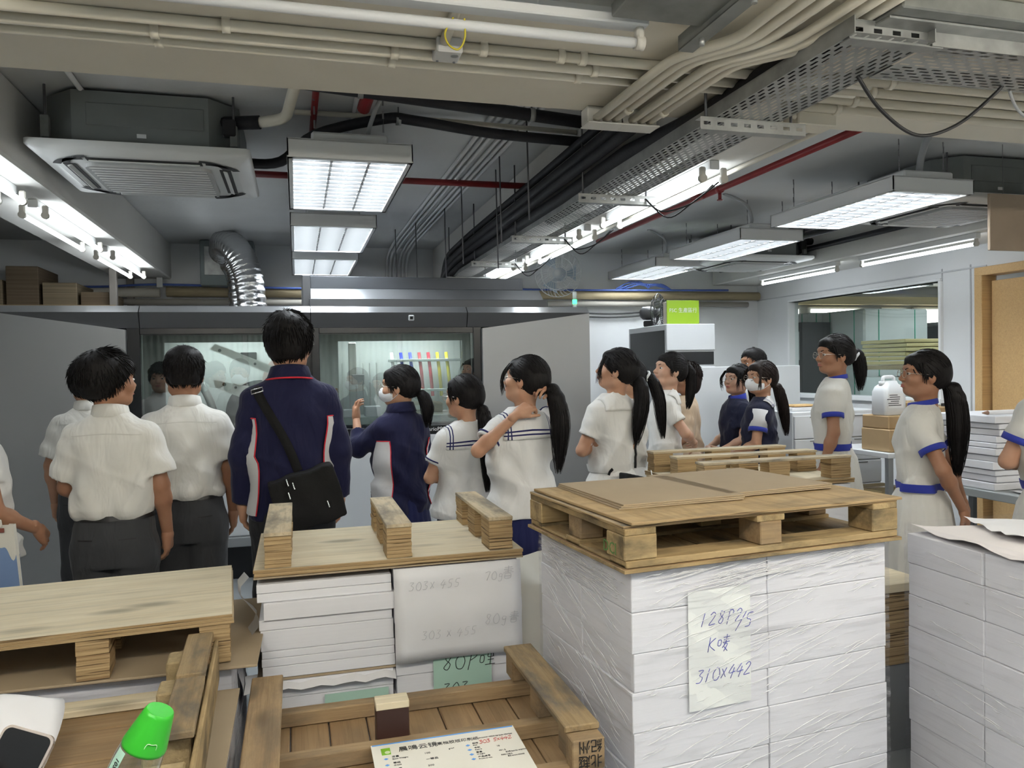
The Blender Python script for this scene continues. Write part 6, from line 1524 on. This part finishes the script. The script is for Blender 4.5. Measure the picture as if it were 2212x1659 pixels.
# ---------------------------------------------------------------- the crowd
TL = lambda g, L_, **k: dict(g=g, len=L_, **k)
person(-1.107, 4.77, 1.60, -4, 'boy in white shirt mostly hidden behind the leftmost white-shirted boy', 'shirt', 'short', (8,0,0), ('hang','hang'), 0, seed=1)
person(-.77, 3.69, 1.615, -6, 'boy in white short-sleeved shirt and grey trousers, head turned right, leftmost', 'shirt', 'short', (-42,2,0), ('front','hang'), 1, seed=2)
person(-.52, 4.04, 1.64, 2, 'boy in white shirt with a mask loop behind his ear, second from left', 'shirt', 'crop', (6,-4,0), ('front','hang'), 1, opts=('mask',), seed=3, build=1.02)
p3, tf3, s3, hx3, put3 = person(-.031, 3.803, 1.785, 3, 'tall boy in navy jacket with red collar piping and black shoulder bag', 'jacket_m', 'short', (-22,-3,0), ('hang','hang'), 0, opts=('glasses',), seed=4)
p4, *_ = person(.550, 4.361, 1.542, 28, 'girl in navy jacket with white side panels raising a hand to her glasses', 'jacket_f', 'tail', (38,0,0), ('raise','hang'), 0, opts=('mask','glasses'), seed=5, tail=TL((0,-.098,.118), .15, r=.034, out=.045))
person(.826, 3.923, 1.487, 12, 'short girl in sailor blouse with long low ponytail and arms folded', 'sailor', 'tail', (30,0,0), ('fold','fold'), 0, opts=('glasses',), seed=6, tail=TL((0,-.095,.105), .40, r=.036, out=.03))
person(1.035, 3.605, 1.578, 14, 'girl in sailor blouse and navy skirt gathering her hair with both hands', 'sailor', 'tail', (34,8,6), ('hairnear','hairfar'), 0, opts=('glasses','locks'), seed=7, tail=TL((0,-.10,.145), .34, r=.042, out=.07, bk=.05), build=1.04)
p7, tf7, s7, hx7, put7 = person(1.714, 4.094, 1.62, 24, 'girl in white dress with black cross-body bag, arms folded', 'dress', 'tail', (34,10,0), ('fold','fold'), 0, opts=('locks',), seed=8, tail=TL((0,-.098,.125), .30, r=.040, out=.05))
person(1.962, 4.439, 1.56, 32, 'girl in white dress half hidden, ponytail tied with a white scrunchie', 'dress', 'tail', (30,0,0), ('fold','fold'), 0, opts=('tie',), seed=9, tail=TL((0,-.104,.175), .34, r=.034, out=.06, bk=.03))
person(2.37, 4.74, 1.605, 66, 'girl in white dress seen in profile with a high ponytail', 'dress', 'tail', (26,10,0), ('backfold','hang'), 2, seed=10, tail=TL((0,-.106,.195), .22, r=.032, out=.05, rise=.02))
person(2.79, 5.25, 1.53, 70, 'woman in beige long-sleeved top behind the girl in profile', 'beige', 'bob', (20,0,0), ('front','elbowout'), 1, seed=11, hairm=HAIRB)
person(3.10, 5.06, 1.515, 84, 'girl in navy vest with glasses looking left, beside the masked girl', 'vest', 'tail', (16,4,0), ('front','front'), 2, opts=('glasses','locks'), seed=12, tail=TL((0,-.098,.12), .20, r=.03))
person(3.78, 5.91, 1.64, 75, 'man in white shirt with cropped hair at the back of the group', 'man', 'crop', (20,0,0), ('front','hang'), 1, seed=13)
person(3.01, 4.615, 1.535, 55, 'girl in navy sailor top wearing a white face mask', 'navy_sailor', 'tail', (38,2,0), ('front','front'), 0, opts=('mask','glasses','locks'), seed=14, hairm=HAIRB, tail=TL((0,-.098,.11), .30, r=.036, out=.04, bk=.06))
person(3.27, 4.20, 1.69, 46, 'tall girl in white dress with blue belt, ponytail with a white hair tie', 'dress_blue', 'tail', (36,0,0), ('hang','hang'), 1, opts=('glasses','tie'), seed=15, tail=TL((0,-.108,.160), .17, r=.034, out=.035, rise=.03))
person(2.895, 3.091, 1.567, 42, 'girl in pale dress with blue belt, hands clasped behind her back', 'dress_blue', 'tail', (26,4,0), ('back','back'), 1, opts=('glasses',), seed=16, tail=TL((0,-.100,.112), .38, r=.046, out=.045, bk=.02))
person(3.13, 2.57, 1.66, -12, 'girl in white dress with blue cuffs cut by the right edge, elbow bent', 'dress_blue', 'tail', (20,0,0), ('fold','fold'), 0, seed=17, tail=TL((0,-.10,.15), .2))
p0, *_ = person(-1.235, 3.50, 1.56, -50, 'woman in white top with bare arm and tote bag at the left edge', 'beige', 'bob', (0,0,0), ('hang','frontlow'), 1, opts=('short_sleeve',), seed=18, tops=BLOUSE)
# ---------------------------------------------------------------- bags carried by people (things of their own)
def drape_strap(tf, pts, w, off):
    """ribbon lying on a torso field; pts: (x, z, side) with side -1 back / +1 front"""
    P = np.array(smooth_path([(p[0], p[1], 0) for p in pts], 8)); n = len(P); S = np.stack([P[:, 0], np.full(n, -.34), P[:, 1]], 1)
    C_ = march(tf, S, np.broadcast_to(np.array([0,1.,0]), S.shape), off); t = np.gradient(C_, axis=0); t /= np.linalg.norm(t, axis=1, keepdims=True)
    nrm = np.array([0,-1.,0]); sd = np.cross(t, nrm); sd /= np.linalg.norm(sd, axis=1, keepdims=True); V = np.concatenate([C_+sd*w/2, C_-sd*w/2]); i = np.arange(n-1)
    return V, np.stack([i, i+1, n+i+1, n+i], 1)
def carried(root, s, name, label, cat):
    e = empty(name, root.location, root.rotation_euler[2], label, cat)
    def put(nm, VQ, m):
        o = link(nm, amesh(nm, VQ[0]*s, VQ[1], m), e); return o
    return e, put
sb_, ps = carried(p3, s3, 'shoulder_bag', 'black nylon shoulder bag on the tall boy in the navy jacket', 'bag')
F = Fld(); F.add(lambda P: np.maximum(np.maximum(np.abs((P[..., 0]-.055)*.96+(P[..., 2]-.905)*.27)-.125, np.abs((P[..., 2]-.905)*.96-(P[..., 0]-.055)*.27)-.105), np.abs(P[..., 1]+.195)-.045)-.012+.004*np.sin(40*P[..., 0]+30*P[..., 2]), (-.12,-.27,.76), (.24,-.12,1.06))
ps('bag_body', F.mesh(.009), BAGB)
o = drape_strap(tf3, [(-.150,1.385),(-.11,1.30),(-.03,1.15),(.02,1.02)], .038, .010); o = ps('strap', o, BAGB); so = o.modifiers.new('thick','SOLIDIFY'); so.thickness = .003
for k, (x_, z_) in enumerate(((-.01,.985),(-.035,1.0),(-.028,.945),(.13,.90))):
    mb = MB().tube([(x_,-.258,z_),(x_+.008,-.262,z_-.028)], .0035, 6); ps('zip_pull', (np.array(mb.v), np.array([f for f in mb.f if len(f) == 4])), CHROME)
mb = MB().tube([(-.165,-.118,1.372),(-.118,-.125,1.385),(-.116,-.130,1.368),(-.163,-.123,1.355)], .003, 6, closed=True); ps('strap_buckle', (np.array(mb.v), np.array(mb.f)), CHROME)
cb_, pc = carried(p7, s7, 'crossbody_bag', 'small black cross-body bag on the girl in the white dress', 'bag')
F = Fld(); F.add(lambda P: np.maximum(np.maximum(np.abs(P[..., 0]+.01)-.115-.10*(.93-P[..., 2]), np.abs(P[..., 2]-.895-.25*(P[..., 0]+.01)*-1)-.06), np.abs(P[..., 1]+.205)-.026)-.008, (-.16,-.25,.78), (.15,-.16,1.0))
pc('bag_body', F.mesh(.008), BAGB)
for a in ([(.125,1.36),(.13,1.25),(.12,1.10),(.105,.985)],[(-.10,1.0),(-.115,.985),(-.118,.97),(-.12,.965)]): 
    o = pc('strap', drape_strap(tf7, a, .018, .012), BAGB); so = o.modifiers.new('thick','SOLIDIFY'); so.thickness = .003
for x_ in (-.115,.10):
    mb = MB().tube([(x_,-.215,.985),(x_,-.225,.945)], .004, 6); pc('strap_hook', (np.array(mb.v), np.array([f for f in mb.f if len(f) == 4])), CHROME)
# tote bag
tb = empty('tote_bag', (-1.15, 3.40, .69), math.radians(-12), 'white and blue cotton tote bag with drip pattern at the left edge', 'bag')
tb.scale = (.78,.78,.78); TW = cloth('tote_white', (.66,.64,.58), .2); TBL = cloth('tote_blue', (.16,.24,.42), .2)
def tote_surf(u, v, sg, off=0): return (-.15*(1-.18*v)+.30*(1-.18*v)*u, sg*(.012+.028*math.sin(u*math.pi)*math.sin(min(1, v*1.2+.15)*math.pi*.9)+off), .34*v)
mb = MB(); mb.grid([[tote_surf(u, v, -1) for u in np.linspace(0,1,13)] for v in np.linspace(0,1,11)]); mb.grid([[tote_surf(u, v, 1) for u in np.linspace(1,0,13)] for v in np.linspace(0,1,11)])
mb.grid([[tote_surf(1, v, -1) , tote_surf(1, v, 1)] for v in np.linspace(0,1,11)]); mb.grid([[tote_surf(0, v, 1), tote_surf(0, v, -1)] for v in np.linspace(0,1,11)]); mb.grid([[tote_surf(u,0,1) for u in np.linspace(0,1,13)],[tote_surf(u,0,-1) for u in np.linspace(0,1,13)]])
mb.obj('bag_body', TW, tb)
def wav(u): return .62+.10*math.sin(u*18+.5)+.05*math.sin(u*31)
for sg in (-1, 1):
    g = [[tote_surf(u, wav(u)*f, sg, .0025) for u in (np.linspace(0,1,41) if sg < 0 else np.linspace(1,0,41))] for f in np.linspace(0,1,9)]; MB().grid(g).obj('blue_pattern', TBL, tb)
MB().lathe([(.028,0),(.028,.001)], 24, M=Matrix.Translation((.04,-.040,.11)) @ Matrix.Rotation(math.pi/2,4,'X')).obj('round_patch', mat('patch_olive',(.28,.27,.20),.7), tb)
for sg in (-1,1): MB().tube(smooth_path([(-.07,sg*.02,.33),(-.055,sg*.02,.42),(.0,0,.47),(.055,sg*.02,.42),(.07,sg*.02,.33)],6), .007, 8).obj('cord_handle', TW, tb)
box('leather_tab', (.07,-.026,.315), (.035,.008,.022), mat('tab_brown',(.20,.06,.04),.5), tb, .002)
# hair accessories
def on_head(root_i, V): pass
# ---------------------------------------------------------------- foreground hands, phone and bottle
def frame_from(o, x, n):
    x = Vector(x).normalized(); n = Vector(n); n = (n-x*n.dot(x)).normalized(); y = n.cross(x)
    return Matrix(((x.x,y.x,n.x,o[0]),(x.y,y.y,n.y,o[1]),(x.z,y.z,n.z,o[2]),(0,0,0,1)))
top_mid = Vector((-.3725,1.2335,1.0205)); xr = Vector((.067,-.019,-.021)); view = Vector((.372,-1.233,.50))
Mx = frame_from((0,0,0), xr, view); upv = Vector((Mx[0][1],Mx[1][1],Mx[2][1])); pc_ = top_mid-upv*.0735
PM = frame_from(pc_, xr, view)
ph = empty('smartphone', (0,0,0), 0, 'dark-screened smartphone held at the bottom left corner', 'phone'); ph.matrix_world = PM
def rprism(w, h_, r, z0, z1, m, nm, par): return MB().prism(rrect(w, h_, r, 6), z0, z1, 0).obj(nm, m, par)
rprism(.0735,.148,.012,-.008,.0, mat('phone_edge',(.42,.37,.34),.25,metal=.8), 'case', ph); rprism(.0665,.141,.009,.0,.0006, mat('phone_screen',(.012,.013,.015),.12), 'screen', ph)
for y_ in (.03,.015): box('side_button', (.0372,y_,-.004), (.001,.010,.003), mat('phone_edge',(.42,.37,.34),.25,metal=.8), ph, 0)
hp = empty('person', (-.45,.95,0), 0, 'hands of a bystander holding a phone and a green-capped bottle', 'person')
def to_world(VQ, M): V = np.array(VQ[0]); A = np.array(M); return V @ A[:3,:3].T+A[:3,3], VQ[1]
F = Fld(); F.el((0,-.055,-.030), (.046,.050,.016), .02); F.rc((0,-.09,-.032), (-.03,-.30,-.11), .028, .040, .03)
for i, y_ in enumerate((.014,-.007,-.028,-.048)): F.rc((.018,y_-.012,-.026), (.043,y_-.003,-.014), .0095, .009, .008); F.rc((.043,y_-.003,-.014), (.041,y_+.002,.006), .009, .0078, .004); F.rc((.041,y_+.002,.006), (.030,y_+.004,.0105), .0078, .0066, .003)
F.rc((-.028,-.075,-.024), (-.047,-.035,-.004), .016, .012, .015); F.rc((-.047,-.035,-.004), (-.041,-.002,.012), .012, .0105, .006); F.rc((-.041,-.002,.012), (-.020,.020,.0115), .0105, .0085, .005)
h1 = to_world(F.mesh(.004), PM)
d_ = Vector((.051,-.012,.11)).normalized(); BMx = frame_from((-.224,1.213,.985), d_.orthogonal(), d_); 
# local z along the bottle
bt = empty('plastic_bottle', (0,0,0), 0, 'clear plastic drink bottle with a bright green conical cap', 'bottle'); bt.matrix_world = BMx
CAPG = mat('cap_green',(.035,.42,.025),.35); CLR = glass_mat('bottle_plastic',(.88,.93,.90),.10,.05)
MB().lathe([(.0315,0),(.0315,.004),(.0300,.012),(.0215,.052),(.0195,.0575),(.0185,.058)], 32).obj('cap', CAPG, bt)
MB().lathe([(.026,-.20),(.033,-.19),(.0345,-.12),(.0345,-.05),(.0335,-.02),(.0312,.0)], 32, cap=False).obj('bottle_body', CLR, bt)
def wrap_strip(a0, a1, z0, z1, r, m, nm):
    g = [[(r(z)*math.cos(a), r(z)*math.sin(a), z) for a in np.linspace(a0, a1, 9)] for z in np.linspace(z0, z1, 7)]; return MB().grid(g).obj(nm, m, bt)
br = lambda z: np.interp(z, [-.20,-.12,-.05,-.02,0], [.034,.0352,.0352,.0342,.0318])
# angle of the side that faces the camera
cdir = (BMx.to_3x3().inverted() @ (Vector((0,0,CH))-Vector((-.224,1.213,.985)))).normalized(); ca = math.atan2(cdir.y, cdir.x)
lbl = wrap_strip(ca-1.15, ca-.62, -.12, -.002, br, mat('label_mint',(.42,.66,.54),.5), 'label')
wrap_strip(ca-.10, ca+.55, -.13, -.035, br, mat('leaf_green',(.03,.22,.10),.5), 'leaf_print')
mb = MB(); mb.tube([(.0275*math.cos(ca+.35+.28*math.cos(t))*1.06, .0275*math.sin(ca+.35+.28*math.cos(t))*1.06, .013+.010*math.sin(t)+.002*math.sin(3*t)) for t in np.linspace(0,6.283,25)[:-1]], .0006, 4, closed=True); mb.obj('cap_emblem', mat('emblem_pale',(.55,.85,.5),.5), bt)
tx = text_mesh('105X', .011, mat('ink_black',(.03,.03,.03),.6), 'lettering', bt)
aa = ca-.88; rr_ = br(-.03)+.0006
tx.matrix_local = Matrix.Translation((rr_*math.cos(aa), rr_*math.sin(aa), -.012)) @ Matrix(((-math.sin(aa),0,math.cos(aa),0),(math.cos(aa),0,math.sin(aa),0),(0,1,0,0),(0,0,0,1))) @ Matrix.Rotation(-math.pi/2,4,'Z')
F = Fld()
for i in range(4):
    P_ = [(.044*math.cos(a), .044*math.sin(a), -.115-.021*i) for a in np.linspace(ca-1.5, ca+.9, 6)]
    for q in range(5): F.rc(P_[q], P_[q+1], .0095-.0004*q, .0091-.0004*q, .003)
P_ = [(.044*math.cos(a), .044*math.sin(a), -.10-.01*k) for k, a in enumerate(np.linspace(ca-2.2, ca-3.6, 4))]
for q in range(3): F.rc(P_[q], P_[q+1], .0115, .010, .004)
F.el((.058*math.cos(ca-1.8), .058*math.sin(ca-1.8), -.148), (.024,.024,.045), .02); w0 = np.array([.075*math.cos(ca-1.8), .075*math.sin(ca-1.8), -.17]); F.rc(w0, w0+np.array([.16*math.cos(ca-1.2), .16*math.sin(ca-1.2), -.12]), .027, .040, .03)
h2 = to_world(F.mesh(.0045), BMx)
V, Q = join([h1, h2]); link('body', amesh('hands', V-np.array([-.45,.95,0]), Q, SK[2]), hp)
